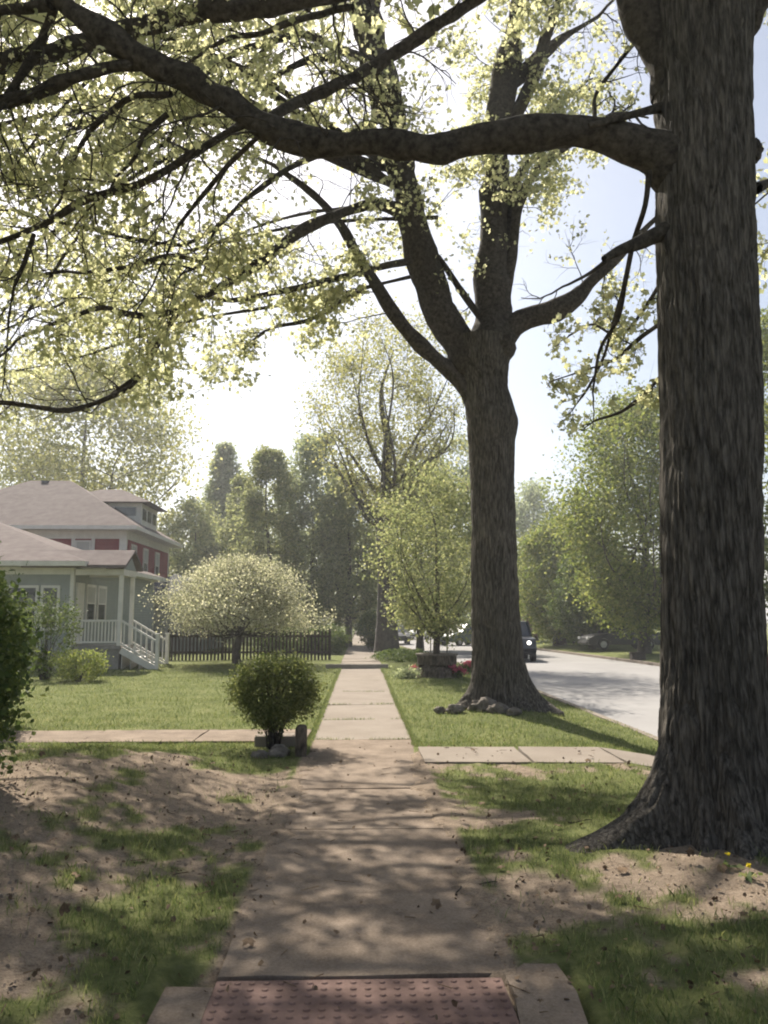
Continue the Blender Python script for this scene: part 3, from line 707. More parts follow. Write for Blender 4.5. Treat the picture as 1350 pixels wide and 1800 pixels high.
# --- tree two: the forked maple beyond it
T2D = 14.5
t2 = thing('maple_tree', 'old forked maple with root flare beside the sidewalk, mid distance', 'tree', (2.4, T2D, 0.0), group='street maples')
pr = profile([(600, 792, 898), (640, 800, 896), (680, 812, 893), (720, 818, 905), (742, 820, 912), (775, 822, 905), (850, 825, 904), (1000, 828, 908), (1100, 830, 912), (1200, 832, 915)], T2D)
pr.append((pr[-1][0] if False else pr[8][0], T2D, -0.3, 0.47))
trunk_mesh(t2, pr, [(R(190), 0.62, 0.20, 0.42), (R(352), 0.60, 0.42, 0.42), (R(270), 0.22, 0.22, 0.4), (R(232), 0.28, 0.14, 0.25), (R(310), 0.25, 0.3, 0.35), (R(60), 0.5, 0.3, 0.4), (R(130), 0.4, 0.3, 0.4)], 240, 320, 13, M['bark2'], 0.026)
L2 = [
 ([(850, 700, 14.6, 38), (822, 640, 14.5, 38), (800, 598, 14.4, 35), (775, 555, 14.3, 34), (752, 490, 14.2, 32), (730, 410, 14.0, 30), (712, 330, 13.9, 27), (697, 250, 13.8, 26), (682, 180, 13.7, 28), (662, 110, 13.6, 31), (648, 40, 13.5, 32), (635, -40, 13.4, 28), (610, -160, 13.2, 22), (570, -320, 13, 14)], dict(start=0.3)),
 ([(858, 640, 14.5, 44), (864, 580, 14.5, 36), (866, 500, 14.5, 31), (868, 420, 14.5, 29), (870, 340, 14.5, 28), (873, 260, 14.5, 29), (880, 190, 14.5, 29), (886, 130, 14.5, 27), (902, 60, 14.4, 17), (912, -10, 14.3, 15), (930, -140, 14.2, 12), (950, -300, 14, 7)], dict(start=0.3, L=0.7, sp=1.3)),
 ([(862, 735, 14.6, 20), (825, 690, 14.5, 19), (790, 652, 14.4, 17), (762, 628, 14.2, 14), (730, 598, 14.1, 13), (692, 550, 14.0, 12), (655, 492, 13.9, 10), (625, 445, 13.8, 10), (600, 400, 13.7, 9), (570, 360, 13.6, 8), (530, 325, 13.5, 6), (480, 290, 13.4, 4)], dict(start=0.35)),
 ([(875, 600, 14.5, 30), (905, 570, 14.4, 22), (940, 552, 14.3, 18), (985, 540, 14.1, 19), (1020, 515, 14.0, 16), (1045, 488, 13.9, 10), (1085, 455, 13.8, 7), (1130, 405, 13.7, 5), (1180, 360, 13.6, 3)], dict(start=0.45, L=0.65)),
 ([(880, 545, 14.5, 13), (893, 490, 14.5, 10), (902, 430, 14.4, 9), (912, 365, 14.3, 9), (935, 310, 14.2, 9), (985, 264, 14.1, 9), (1040, 225, 14.0, 6)], dict(L=0.7)),
 ([(888, 500, 14.5, 8), (895, 400, 14.6, 8), (905, 330, 14.7, 8), (925, 290, 14.8, 8), (950, 265, 14.9, 6), (985, 180, 15, 4)], dict(L=0.7)),
 ([(885, 230, 14.5, 15), (918, 180, 14.4, 13), (945, 120, 14.3, 12), (957, 70, 14.2, 11), (980, 10, 14.1, 9), (1010, -70, 14, 6)], dict(L=0.7)),
 ([(890, 150, 14.5, 17), (930, 118, 14.5, 16), (965, 85, 14.6, 14), (1000, 60, 14.7, 6), (1050, 30, 14.8, 4)], dict(L=0.7)),
 ([(712, 372, 13.9, 12), (680, 362, 13.8, 11), (640, 362, 13.6, 10), (590, 378, 13.3, 10), (530, 405, 13.0, 10), (475, 448, 12.7, 10), (420, 485, 12.4, 9), (370, 515, 12.1, 8), (320, 542, 11.8, 7), (285, 590, 11.6, 5), (245, 655, 11.4, 4), (200, 690, 11.2, 3)], dict(start=0.2)),
 ([(735, 458, 14.0, 8), (690, 465, 13.9, 7), (620, 482, 13.7, 6), (560, 498, 13.5, 6), (480, 515, 13.3, 5), (410, 528, 13.1, 5), (350, 520, 12.9, 3)], dict(start=0.2, L=0.45, sp=1.5)),
 ([(640, 510, 13.8, 5), (600, 530, 13.6, 4), (545, 562, 13.4, 4), (490, 573, 13.2, 3)], dict(L=0.4, sp=1.3)),
 ([(845, 560, 14.4, 6), (815, 518, 14.3, 6), (790, 480, 14.2, 5), (770, 450, 14.1, 4)], dict(L=0.4, sp=2)),
 ([(310, 545, 11.8, 6), (260, 555, 11.5, 6), (210, 548, 11.3, 6), (180, 540, 11.1, 5), (130, 555, 10.9, 4), (80, 575, 10.7, 3)], dict()),
 ([(280, 600, 11.6, 5), (240, 670, 11.3, 5), (190, 700, 11.0, 5), (120, 722, 10.7, 5), (60, 715, 10.5, 4), (0, 708, 10.3, 4), (-80, 720, 10, 3)], dict(L=0.8)),
 ([(470, 455, 12.6, 6), (430, 440, 12.2, 5), (370, 460, 11.9, 5), (300, 450, 11.5, 5), (220, 470, 11.2, 4), (140, 480, 10.8, 3)], dict()),
 ([(660, 110, 13.5, 9), (600, 90, 13.0, 8), (540, 62, 12.5, 7), (470, 75, 12.0, 6), (400, 100, 11.6, 6), (340, 150, 11.2, 4)], dict()),
 ([(670, 160, 13.6, 10), (610, 118, 13.0, 8), (560, 100, 12.6, 7), (500, 125, 12.2, 6), (440, 165, 11.8, 5), (380, 210, 11.4, 4)], dict()),
 ([(685, 200, 13.6, 9), (630, 230, 13.1, 8), (560, 270, 12.6, 7), (500, 300, 12.2, 6), (440, 345, 11.8, 5), (380, 400, 11.4, 4)], dict()),
 ([(648, 40, 13.5, 8), (560, -20, 12.8, 6), (440, -40, 12.0, 5), (320, 20, 11.2, 4), (200, 100, 10.5, 4), (100, 200, 10, 3), (20, 300, 9.6, 2)], dict()),
 ([(640, -20, 13.4, 8), (500, -120, 12.6, 6), (300, -150, 11.6, 5), (100, -80, 10.6, 4), (-60, 20, 9.8, 3), (-160, 160, 9.2, 4)], dict()),
 ([(560, 0, 12.8, 6), (420, 130, 12.0, 4), (300, 240, 11.4, 4), (200, 330, 11.0, 3), (120, 440, 10.6, 3), (40, 560, 10.3, 2)], dict()),
 ([(1.2, 14.2, 8.0, .04), (-1.0, 14.6, 7.6, .032), (-3.4, 15.0, 7.3, .026), (-5.6, 15.2, 6.6, .02), (-7.6, 15.2, 6.2, .02)], dict(w=True, start=0.45)),
 ([(1.4, 14.0, 9.0, .04), (-1.0, 13.6, 8.6, .032), (-3.6, 13.6, 7.9, .026), (-5.8, 13.8, 6.9, .02), (-7.2, 14.0, 6.4, .015)], dict(w=True, start=0.4)),
 ([(1.2, 14.5, 9.6, .04), (-1.4, 15.2, 9.6, .03), (-4.0, 15.8, 8.9, .022), (-6.6, 16.0, 8.0, .02)], dict(w=True, start=0.4)),
 ([(380, 400, 11.4, 5), (320, 430, 11.0, 4), (240, 420, 10.6, 4), (150, 400, 10.2, 4), (60, 380, 9.9, 3)], dict()),
]
canopy_tree(t2, L2, np.random.default_rng(202), 0.12, 1.75, 0.38, 0.080, 'maple', M['leaf_y'], 6, 0.10, prob=0.36, level=2, grav=-0.03)
UC = []  # unseen limbs past the left edge, added to shade the near ground
for k, (ax_, ay_, az_) in enumerate([(-8.5, 11.5, 7.5), (-11, 10, 6.5), (-9.5, 14, 8.5), (-8, 9.5, 9), (-12, 13, 8), (-7.5, 13, 6.2), (-10, 11.8, 10), (-6.8, 8.6, 7.4)]):
    b0 = np.array([0.6, 13.8, 9.5 + 0.3 * (k % 3)]); e_ = np.array([ax_, ay_, az_]); m1 = b0 + (e_ - b0) * 0.4 + np.array([0, 0, 1.6]); m2 = b0 + (e_ - b0) * 0.75 + np.array([0, 0, .9])
    UC.append(([(*b0, .07), (*m1, .05), (*m2, .03), (*e_, .01)], dict(w=True, start=0.4)))
canopy_tree(t2, UC, np.random.default_rng(212), 0.25, 2.3, 0.45, 0.10, 'maple', M['leaf_y'], 6, 0.13, prob=0.25, level=2, allow=above_frame, crown='shade_crown')
# stones and roots at its foot
M['stone'] = simple('weathered_stone', (0.10, 0.085, 0.07), (0.25, 0.22, 0.19), 9, 0.95, 0.8, 25)
for k, (px, py, r_, lab) in enumerate([(772, 1251, 0.07, 'smallest pale stone at the tip of the left root'), (800, 1252, 0.11, 'long low stone lying along the left root'),
        (850, 1250, 0.17, 'largest knobbly stone against the front of the forked maple'), (876, 1253, 0.12, 'middle knobbly stone just right of the largest one'), (903, 1256, 0.09, 'rightmost pale stone before the forked maple')]):
    g = G(px, py, 0.05); o = lumpy('stone', (g[0], g[1] - 0.05, 0.07 + 0.2 * r_), r_, 60 + k, M['stone'], None, (1.35, 0.9, 0.85), 0.75, 2.6, 18)
    tag(o, lab, 'stone', group='stones at the maple foot')

# ------------------------------------------------------------------ farther trees
def far_tree(name, label, px, D, top_py, bot_py, w_px, shape, leafm, nclump, nleaf, leaf, tr_px, seed, group=None, base_z=None, barkm='farbark', kind='quad', clump_r=0.16, axis_px=None, fork=0.25, kindc='tree'):
    rng = np.random.default_rng(seed)
    x0 = P(px, 1090, D)[0]; bz = float(ground_z(x0, D)) if base_z is None else base_z
    H = P(px, top_py, D)[2]; zb = P(px, bot_py, D)[2]; Rr = w_px / 2 * D / FPX
    root = thing(name, label, kindc, (x0, D, bz), group=group)
    tb = Tubes(); tr = tr_px * D / FPX / 2
    wob = rng.normal(size=(7, 2)) * tr * 0.5; wob[0] = 0
    ax = np.array([[x0 + wob[k, 0] * k / 3, D + wob[k, 1] * k / 3, bz - 0.15 + (H - bz) * f] for k, f in enumerate((0, 0.1, 0.25, 0.42, 0.6, 0.78, 0.93))])
    axr = tr * np.array([1.35, 1.0, 0.85, 0.6, 0.38, 0.2, 0.05])
    a = catmull(np.hstack([ax, axr[:, None]]), max(0.15, H / 30))
    V, F = tube_arr(a[:, :3], np.clip(a[:, 3], 0.005, 9), 12)
    link_mesh('trunk', np_mesh('trunk', V, F), M[barkm], root, False)
    cs = []
    for k in range(nclump):
        u = rng.uniform(0, 1) ** (1.0 if shape not in ('cone', 'column') else 0.85); h = zb + (H - zb) * u; th = rng.uniform(0, 2 * math.pi)
        if shape == 'round': e = math.sqrt(max(0.02, 1 - (2 * u - 1) ** 2)) 
        elif shape == 'cone': e = (1 - u) ** 0.8 * 0.95 + 0.05
        elif shape == 'column': e = (math.sin(math.pi * min(1, u * 0.8 + 0.15))) ** 0.6
        elif shape == 'vase': e = (0.25 + 0.75 * math.sin(math.pi * min(1, (u * 0.92) ** 1.3 * 0.78 + 0.08)))
        elif shape == 'umbrella': e = math.sqrt(max(0.02, 1 - u ** 2)) * (0.8 + 0.2 * math.sin(3 * th))
        lump = (0.30 + 1.25 * float(fbm(math.cos(th) * 1.9 + 3, math.sin(th) * 1.9, u * 1.8, seed=seed + 1, o=2)) + 0.08) if shape == 'umbrella' else 0.55 + 0.85 * float(fbm(math.cos(th) * 1.3 + 9, math.sin(th) * 1.3, u * 2.6, seed=seed, o=2))
        rr = Rr * e * lump * (rng.uniform(0.12, 1) ** 0.5)
        cs.append((x0 + math.cos(th) * rr, D + math.sin(th) * rr, h + rng.normal() * (H - zb) * 0.03 * min(1, e * 1.5), rr, (0.42 + 0.58 * e) if shape in ('cone', 'column') else 1.0))
    pts = []; cs.sort(key=lambda c: -c[3]); hub = [a[:, :3]]; hubr = [a[:, 3]]
    nmain = max(7, nclump // 14)
    for ci, (cx_, cy_, cz_, rr, ek) in enumerate(cs):
        p3 = np.array([cx_, cy_, cz_])
        if ci < nmain:
            hz = max(bz + (zb - bz) * 0.8, cz_ - rr * rng.uniform(0.9, 1.8) - 0.06 * (H - bz)); kk = int(np.argmin(np.abs(a[:, 2] - hz))); p0 = a[kk, :3]; r0 = a[kk, 3] * 0.42
        else:
            A = np.vstack(hub); AR = np.concatenate(hubr); cost = np.linalg.norm(A - p3, axis=1) + 1.2 * np.clip(A[:, 2] - (p3[2] - 0.25 * rr), 0, 99) + np.where(A[:, 2] < bz + (zb - bz) * 0.8, 50, 0)
            kk = int(np.argmin(cost)); p0 = A[kk]; r0 = AR[kk] * 0.6
        dv = p3 - p0; Lb = np.linalg.norm(dv)
        p1 = p0 + dv * np.array([0.42, 0.42, 0.30]) + rng.normal(size=3) * Lb * 0.06
        p2 = p0 + dv * np.array([0.78, 0.78, 0.66]) + rng.normal(size=3) * Lb * 0.05
        c_ = catmull(np.array([p0, p1, p2, p3]), max(0.12, Rr * 0.07)); rd = np.linspace(max(0.008, r0), 0.004 * D / 20, len(c_))
        tb.add(c_, rd, 4); hub.append(c_[1:]); hubr.append(rd[1:])
        nn = max(4, int(nleaf * 1.9) // nclump); t = rng.uniform(0.55, 1.0, nn // 3); q = c_[(t * (len(c_) - 1)).astype(int)]
        sg = Rr * clump_r * 1.15 * ek
        pts.append(q + rng.normal(size=q.shape) * min(sg * 0.7, (H - zb) * 0.08)); pts.append(p3 + np.clip(rng.normal(size=(nn - len(q), 3)), -1.7, 1.7) * np.array([sg, sg, min(sg * 0.75, (H - zb) * 0.08)]))
        for w_ in range(3):
            e_ = p3 + rng.normal(size=3) * sg * 1.3; tb.add(np.array([c_[-3] if len(c_) > 3 else c_[0], (p3 + e_) / 2 + rng.normal(size=3) * sg * 0.1, e_]), [0.004 * D / 20, 0.003 * D / 20, 0.002 * D / 20], 3)
    tb.build('limbs', M[barkm], root)
    pts = np.vstack(pts); pts = pts[pts[:, 2] > bz + 0.05]
    leaves_mesh('crown', pts, leaf, kind, leafm, root, rng, 0.3, 0.2)
    return root
FT = [
 # name, label, px, D, top, bottom, width, shape, leaf material, clumps, leaves, leaf size, trunk px
 ('maple_tree', 'tall airy vase-shaped maple past the planter, dark trunk beside the sidewalk', 680, 37, 570, 880, 290, 'vase', 'leaf_pale', 260, 12500, 0.12, 36),
 ('young_tree', 'slim young tree growing from the ring planter', 768, 23, 835, 1105, 215, 'round', 'leaf_far', 130, 10000, 0.08, 13),
 ('crabapple_tree', 'low spreading crabapple in cream blossom in front of the picket fence', 420, 28.6, 990, 1102, 290, 'umbrella', 'blossom', 230, 30000, 0.062, 15),
 ('tall_tree', 'wide yellow-green tree rising behind the red house', 140, 64, 635, 900, 370, 'round', 'leaf_pale', 160, 17000, 0.26, 20),
 ('conical_tree', 'narrow blue-green conical tree right of the red house', 388, 74, 785, 1060, 135, 'cone', 'leaf_blue', 260, 16000, 0.26, 10),
 ('broad_column_tree', 'broad dark columnar pear tree left of the sidewalk', 552, 50, 775, 1110, 150, 'column', 'leaf_blue', 150, 15000, 0.17, 14),
 ('column_tree', 'thin-leaved columnar tree with bare upright branches', 468, 47, 795, 1100, 120, 'column', 'leaf_far', 120, 12000, 0.15, 14),
 ('pale_tree', 'pale small tree between the conical tree and the columnar trees', 425, 56, 840, 1080, 95, 'column', 'leaf_far', 80, 8500, 0.18, 9),
 ('pale_round_tree', 'pale round tree just right of the red house eaves', 338, 62, 890, 1090, 125, 'round', 'leaf_far', 80, 9500, 0.2, 12),
 ('yellow_tree', 'yellowish tree beyond the house roof, left of the conical tree', 292, 80, 905, 1080, 70, 'round', 'leaf_pale', 40, 3000, 0.28, 9),
 ('sidewalk_tree', 'leafy tree over the far sidewalk, left of the vase-shaped maple', 612, 46, 845, 1098, 125, 'round', 'leaf_far', 110, 13000, 0.15, 12),
 ('verge_tree', 'green street tree right of the vase-shaped maple', 738, 52, 835, 1090, 165, 'round', 'leaf_far', 120, 15000, 0.18, 12),
 ('distant_tree', 'hazy tree above the parked cars left of the forked maple', 800, 76, 770, 1100, 130, 'round', 'leaf_blue', 80, 7500, 0.26, 11),
 ('distant_oak', 'distant grey-green tree right of the forked maple', 945, 100, 855, 1090, 140, 'round', 'leaf_blue', 80, 7500, 0.34, 12),
 ('pine_tree', 'small dark pine tip above the far street trees', 1022, 88, 862, 1060, 52, 'cone', 'leaf_dark', 50, 3000, 0.28, 8),
 ('bright_tree', 'bright green round tree across the street', 985, 56, 930, 1105, 170, 'round', 'leaf_g', 140, 19000, 0.19, 22),
 ('dark_round_tree', 'small dark round-headed tree on the far lawn', 1040, 50, 975, 1118, 130, 'round', 'leaf_dark', 110, 14000, 0.15, 11),
 ('tall_street_tree', 'tall light green tree across the street beside the near trunk', 1130, 42, 715, 1085, 270, 'round', 'leaf_g', 240, 30000, 0.16, 20),
 ('low_tree', 'low shady tree over the dark car across the street', 1120, 58, 1000, 1105, 150, 'round', 'leaf_dark', 70, 5500, 0.2, 14),
 ('copper_tree', 'small reddish brown tree by the far street bend', 942, 66, 1035, 1112, 58, 'round', 'leaf_red', 40, 2600, 0.18, 7),
 ('edge_tree', 'tree at the right edge behind the near trunk', 1400, 36, 560, 1080, 190, 'round', 'leaf_g', 80, 8000, 0.18, 20),
 ('backdrop_tree', 'far tree closing the view above the sidewalk end', 640, 110, 930, 1098, 150, 'round', 'leaf_far', 60, 5000, 0.36, 10),
 ('backdrop_tree', 'far tree behind the parked cars', 860, 130, 960, 1100, 150, 'round', 'leaf_far', 60, 5000, 0.42, 10),
 ('backdrop_tree', 'far tree behind the copper-leaved tree', 930, 125, 985, 1102, 150, 'round', 'leaf_dark', 60, 5000, 0.42, 10),
 ('backdrop_tree', 'far tree seen above the dark hedge', 540, 95, 940, 1100, 150, 'round', 'leaf_far', 60, 5000, 0.34, 10),
 ('backdrop_tree', 'far tree left of the hedge behind the fence', 440, 85, 960, 1100, 170, 'round', 'leaf_far', 60, 5500, 0.32, 10),
 ('backdrop_tree', 'far tree behind the dark car across the street', 1090, 100, 980, 1105, 190, 'round', 'leaf_blue', 60, 5500, 0.36, 12),
 ('backdrop_tree', 'far tree between the pine and the tall light tree', 1040, 120, 930, 1100, 150, 'round', 'leaf_blue', 60, 5000, 0.42, 10),
 ('backdrop_tree', 'far tree beside the blue porch roof of the red house', 350, 95, 985, 1100, 120, 'round', 'leaf_dark', 50, 4000, 0.32, 10),
 ('backdrop_tree', 'far tree directly behind the ring planter', 745, 105, 985, 1102, 170, 'round', 'leaf_far', 60, 5500, 0.36, 10),
]
for k, f in enumerate(FT):
    g = 'distant trees closing the view' if f[0] == 'backdrop_tree' else None
    far_tree(f[0], f[1], f[2], f[3], f[4], f[5], f[6], f[7], M[f[8]], f[9], f[10], f[11], f[12], 300 + k, group=g, clump_r=0.13 if f[7] == 'vase' else 0.17)

# ------------------------------------------------------------------ shrubs
def shrub(name, label, c, rx, rz, zc, leafm, n_, leaf, stems, seed, flare=None, cat='bush', kind='quad', ry=None):
    rng = np.random.default_rng(seed); bz = float(ground_z(c[0], c[1])); ry = ry or rx
    root = thing(name, label, cat, (c[0], c[1], bz)); tb = Tubes(); pts = []
    ncl = max(24, n_ // 70)
    for k in range(ncl):
        d = rng.normal(size=3); d /= np.linalg.norm(d); rr = rng.uniform(0.35, 1) ** 0.5
        p3 = np.array([c[0] + d[0] * rx * rr, c[1] + d[1] * ry * rr, bz + zc + d[2] * rz * rr])
        if flare: w_ = flare(p3[2] - bz); p3[0] = c[0] + (p3[0] - c[0]) * w_; p3[1] = c[1] + (p3[1] - c[1]) * w_
        p3[2] = max(p3[2], bz + 0.06)
        pts.append(p3 + rng.normal(size=(n_ // ncl, 3)) * np.array([rx, ry, rz]) * 0.13)
        if k < stems:
            a_ = rng.uniform(0, 6.28); s_ = rng.uniform(0.02, 0.16) * min(1, rx * 1.2)
            p0 = np.array([c[0] + math.cos(a_) * s_, c[1] + math.sin(a_) * s_, bz - 0.05]); pm = p0 + (p3 - p0) * np.array([0.3, 0.3, 0.55])
            q = catmull(np.array([p0, pm, p3]), 0.08); tb.add(q, np.linspace(0.013 * rng.uniform(.6, 1.3), 0.003, len(q)), 5)
    tb.build('stems', M['limb'], root)
    pts = np.vstack(pts); pts = pts[pts[:, 2] > ground_z(pts[:, 0], pts[:, 1]) + 0.02]
    leaves_mesh('foliage', pts, leaf, kind, leafm, root, rng, 0.0, 0.2)
    return root
bp_ = G(462, 1305, 0.03)
shrub('vase_shrub', 'clipped vase-shaped green shrub on bare stems by the house path', (-1.08, 10.45), 0.55, 0.45, 0.70, M['leaf_bush'], 24000, 0.030, 46, 401, lambda z: 0.35 + 0.65 * float(ss((z - 0.1) / 0.5)))
shrub('dark_shrub', 'dark leafy shrub cut by the left edge of the view', (-3.30, 6.5), 0.66, 0.92, 0.86, M['leaf_dark'], 15000, 0.05, 30, 402)
shrub('dark_shrub', 'large dark shrub behind the left-edge one, before the grey house', (-6.0, 12.6), 0.85, 1.1, 1.25, M['leaf_dark'], 16000, 0.07, 30, 403)
shrub('lilac_shrub', 'grey-brown loose lilac shrub under the grey house windows', (-8.6, 22.6), 0.85, 1.1, 1.2, M['leaf_dark'], 3400, 0.07, 60, 404)
shrub('spirea_shrub', 'small yellow-green mounded shrub at the porch corner', (-7.35, 21.6), 0.68, 0.42, 0.40, M['leaf_g'], 6000, 0.045, 20, 405)
shrub('round_hedge', 'dark rounded clipped hedge where the fence meets the sidewalk', (-1.45, 36.5), 0.95, 0.68, 0.62, M['leaf_dark'], 6000, 0.09, 12, 406, cat='hedge')
shrub('round_hedge', 'dark rounded shrub behind the picket fence', (-3.4, 37.5), 1.6, 0.75, 0.7, M['leaf_dark'], 6500, 0.09, 12, 407, cat='hedge')
shrub('ivy_patch', 'low ivy bed at the foot of the airy far maple', (1.55, 31.0), 0.95, 0.25, 0.16, M['leaf_dark'], 5200, 0.07, 4, 408, cat='ground cover', ry=3.2)
shrub('tall_hedge', 'tall rough bush beside the airy maple trunk', (0.6, 40.0), 0.75, 0.9, 0.95, M['leaf_dark'], 5000, 0.10, 8, 409)

# ------------------------------------------------------------------ ring planter and flowers
PLX, PLY = 2.17, 23.0; pz = float(ground_z(PLX, PLY))
pl = thing('stone_planter', 'round stone ring planter on a stump-like base beside the sidewalk', 'planter', (PLX, PLY, pz))
def ring_wall(r0, r1, z0, z1, n_, rows, amp, seed, name, m, parent):
    vs = []
    zs = np.linspace(z0, z1, rows)
    for z in zs:
        t = (z - z0) / (z1 - z0); r_ = r0 + (r1 - r0) * t
        for k in range(n_):
            a = 2 * math.pi * k / n_; q = r_ + amp * (float(fbm(math.cos(a) * 4, math.sin(a) * 4, z * 5, seed=seed)) - 0.5) * 2
            vs.append((q * math.cos(a), q * math.sin(a), z))
    rin = r1 - 0.10
    for z, r_ in ((z1, rin), (z1 - 0.06, rin), (z1 - 0.07, 0.01)):
        for k in range(n_): a = 2 * math.pi * k / n_; vs.append((r_ * math.cos(a), r_ * math.sin(a), z))
    fs = []
    for j in range(rows + 2):
        for k in range(n_): fs.append((j * n_ + k, j * n_ + (k + 1) % n_, (j + 1) * n_ + (k + 1) % n_, (j + 1) * n_ + k))
    return MB().add(vs, fs).build(name, m, parent, smooth=True)
M['stump'] = bark_mat('weathered_stump', (0.06, 0.05, 0.042), (0.20, 0.17, 0.14), (8, 8, 2.5), 1.0, 0.03)
ring_wall(0.80, 0.50, -0.15, 0.36, 48, 10, 0.14, 5, 'base', M['stump'], pl)
ring_wall(0.56, 0.57, 0.362, 0.62, 48, 6, 0.03, 6, 'ring', M['stump'], pl)
rm = MB()
for k in range(40):
    a0, a1 = 2 * math.pi * k / 40, 2 * math.pi * (k + 1) / 40
    rm.add([(r_ * math.cos(a), r_ * math.sin(a), z) for a in (a0, a1) for r_, z in ((0.46, .622), (0.60, .622), (0.60, .665), (0.46, .665))], [(0, 1, 5, 4), (1, 2, 6, 5), (2, 3, 7, 6), (3, 0, 4, 7)])
rm.build('rim', M['stone'], pl)
for s_ in (-0.18, 0.28):
    o = MB().cyl((PLX + s_, PLY - 0.1, pz + 0.5), (PLX + s_, PLY - 0.1, pz + 1.75), 0.016, n=8).build('garden_stake', M['stone'])
    tag(o, 'thin pale stake left of the young tree' if s_ < 0 else 'thin pale stake right of the young tree', 'stake', 'stakes holding the young tree')
for k, (px, py, n_) in enumerate([(742, 1190, 3), (795, 1192, 3), (823, 1180, 3), (716, 1193, 0)]):
    g = G(px, py, pz)
    rng = np.random.default_rng(500 + k)
    lab = ['low azalea with pink flowers left of the planter foot', 'low azalea with pink flowers in front of the planter', 'low azalea with pink flowers against the forked maple trunk', 'grey-green low plant at the left foot of the planter'][k]
    rt = thing('azalea_plant' if n_ else 'low_plant', lab, 'plant', (g[0], g[1], pz))
    pts = rng.normal(size=(1500, 3)) * np.array([0.17, 0.13, 0.075]) + np.array([g[0], g[1], pz + 0.12]); pts = pts[pts[:, 2] > pz]
    leaves_mesh('foliage', pts, 0.05, 'quad', M['leaf_dark'] if n_ else M['leaf_blue'], rt, rng)
    if n_:
        for q in range(10):
            pts = rng.normal(size=(45, 3)) * 0.03 + np.array([g[0] + rng.normal() * 0.15, g[1] - 0.14 + rng.normal() * 0.05, pz + 0.23 + rng.uniform(-.05, .07)])
            leaves_mesh('flower_cluster', pts, 0.05, 'quad', M['pink'], rt, rng)
# dandelions by the near trunk
for k, (px, py) in enumerate([(1280, 1506), (1316, 1524)]):
    g = G(px, py, 0.12); z0 = float(ground_z(g[0], g[1] + 0.02))
    rt = thing('dandelion', ['yellow dandelion by the near maple roots, left of two', 'yellow dandelion by the near maple roots, right of two'][k], 'flower', (g[0], g[1], z0), group='dandelions at the near trunk')
    rng = np.random.default_rng(600 + k)
    MB().cyl((0, 0, -0.01), (0.003, 0, 0.07), 0.0018, n=6).build('stem', M['grass'], rt)
    d = rng.normal(size=(60, 3)) * np.array([1, 1, 0.4]); d /= np.linalg.norm(d, axis=1)[:, None]
    leaves_mesh('petals', np.array([g[0], g[1], z0 + 0.073]) + d * 0.007, 0.011, 'quad', M['yellow'], rt, rng)
    lf = np.array([g[0], g[1], z0 + 0.012]) + rng.normal(size=(14, 3)) * np.array([0.03, 0.03, 0.004])
    leaves_mesh('leaves', lf, 0.045, 'quad', M['grass'], rt, rng, 0, 3)
# low stone post and kerb stones by the shrub
sx = -0.62
o = MB().box((-0.76, 9.72, -0.1), (-0.63, 9.98, 0.36)).build('stone_post', M['stump'], bevel=0.045, seg=3); tag(o, 'short dark weathered post at the corner of the house path', 'post')
o = MB().box((-1.35, 10.62, -0.05), (-0.78, 10.92, 0.13)).build('stone_block', M['walk'], bevel=0.03); tag(o, 'flat pale stone block beside the vase-shaped shrub', 'stone block')
for k, (x_, y_, r_) in enumerate([(-0.95, 9.9, .10), (-1.17, 9.75, .08), (-0.98, 10.17, .07)]):
    o = lumpy('edging_stone', (x_, y_, float(ground_z(x_, y_)) + 0.03), r_, 80 + k, M['stone'], None, (1.3, 1, .7), .4, 2.4, 14)
    tag(o, ['largest edging stone beside the dark post', 'edging stone farthest left below the shrub', 'small edging stone behind the largest one'][k], 'stone', 'edging stones by the shrub')
# twigs lying on the path
for k, (px, py, L_, a_) in enumerate([(806, 1565, .12, 1.2), (850, 1553, .18, 0.1), (1020, 1452, .2, 0.1)]):
    g = G(px, py, 0.02); z0 = 0.02 if g[0] < 0.6 else float(ground_z(g[0], g[1])) + 0.015
    c_ = np.array([[g[0] + math.cos(a_) * L_ * t + 0.01 * math.sin(t * 7), g[1] + math.sin(a_) * L_ * t, z0 + 0.01 * math.sin(t * 5)] for t in np.linspace(-.5, .5, 7)])
    V, F = tube_arr(c_, np.linspace(.006, .003, 7), 6)
    o = link_mesh('fallen_twig', np_mesh('fallen_twig', V, F), M['limb']); tag(o, ['curled dead twig on the sidewalk', 'straight dead twig at the right edge of the sidewalk', 'dead twig in the grass left of the near roots'][k], 'twig')

# ------------------------------------------------------------------ picket fence
M['fence'] = simple('dark_wood', (0.035, 0.028, 0.024), (0.075, 0.062, 0.052), 10, 0.9, 0.4, 20)
fn = thing('picket_fence', 'dark picket fence across the back of the lawn behind the crabapple', 'fence', (-7.3, 31.0, 0.05))
fb = MB(); L_ = 6.2; n_ = int(L_ / 0.135)
for k in range(n_):
    x_ = k * 0.135 + 0.02; h = 1.12 + 0.015 * math.sin(k * 1.7)
    fb.add([(x_, 0, 0.04), (x_ + .075, 0, 0.04), (x_ + .075, 0, h), (x_ + .0375, 0, h + .07), (x_, 0, h), (x_, .02, 0.04), (x_ + .075, .02, 0.04), (x_ + .075, .02, h), (x_ + .0375, .02, h + .07), (x_, .02, h)],
           [(0, 1, 2, 3, 4), (9, 8, 7, 6, 5), (0, 5, 6, 1), (1, 6, 7, 2), (2, 7, 8, 3), (3, 8, 9, 4), (4, 9, 5, 0)])
tag(fb.build('pickets', M['fence'], fn), kind='stuff')
for z_ in (0.3, 0.9): MB().box((0, 0.0225, z_), (L_, 0.06, z_ + 0.08)).build('rail', M['fence'], fn)
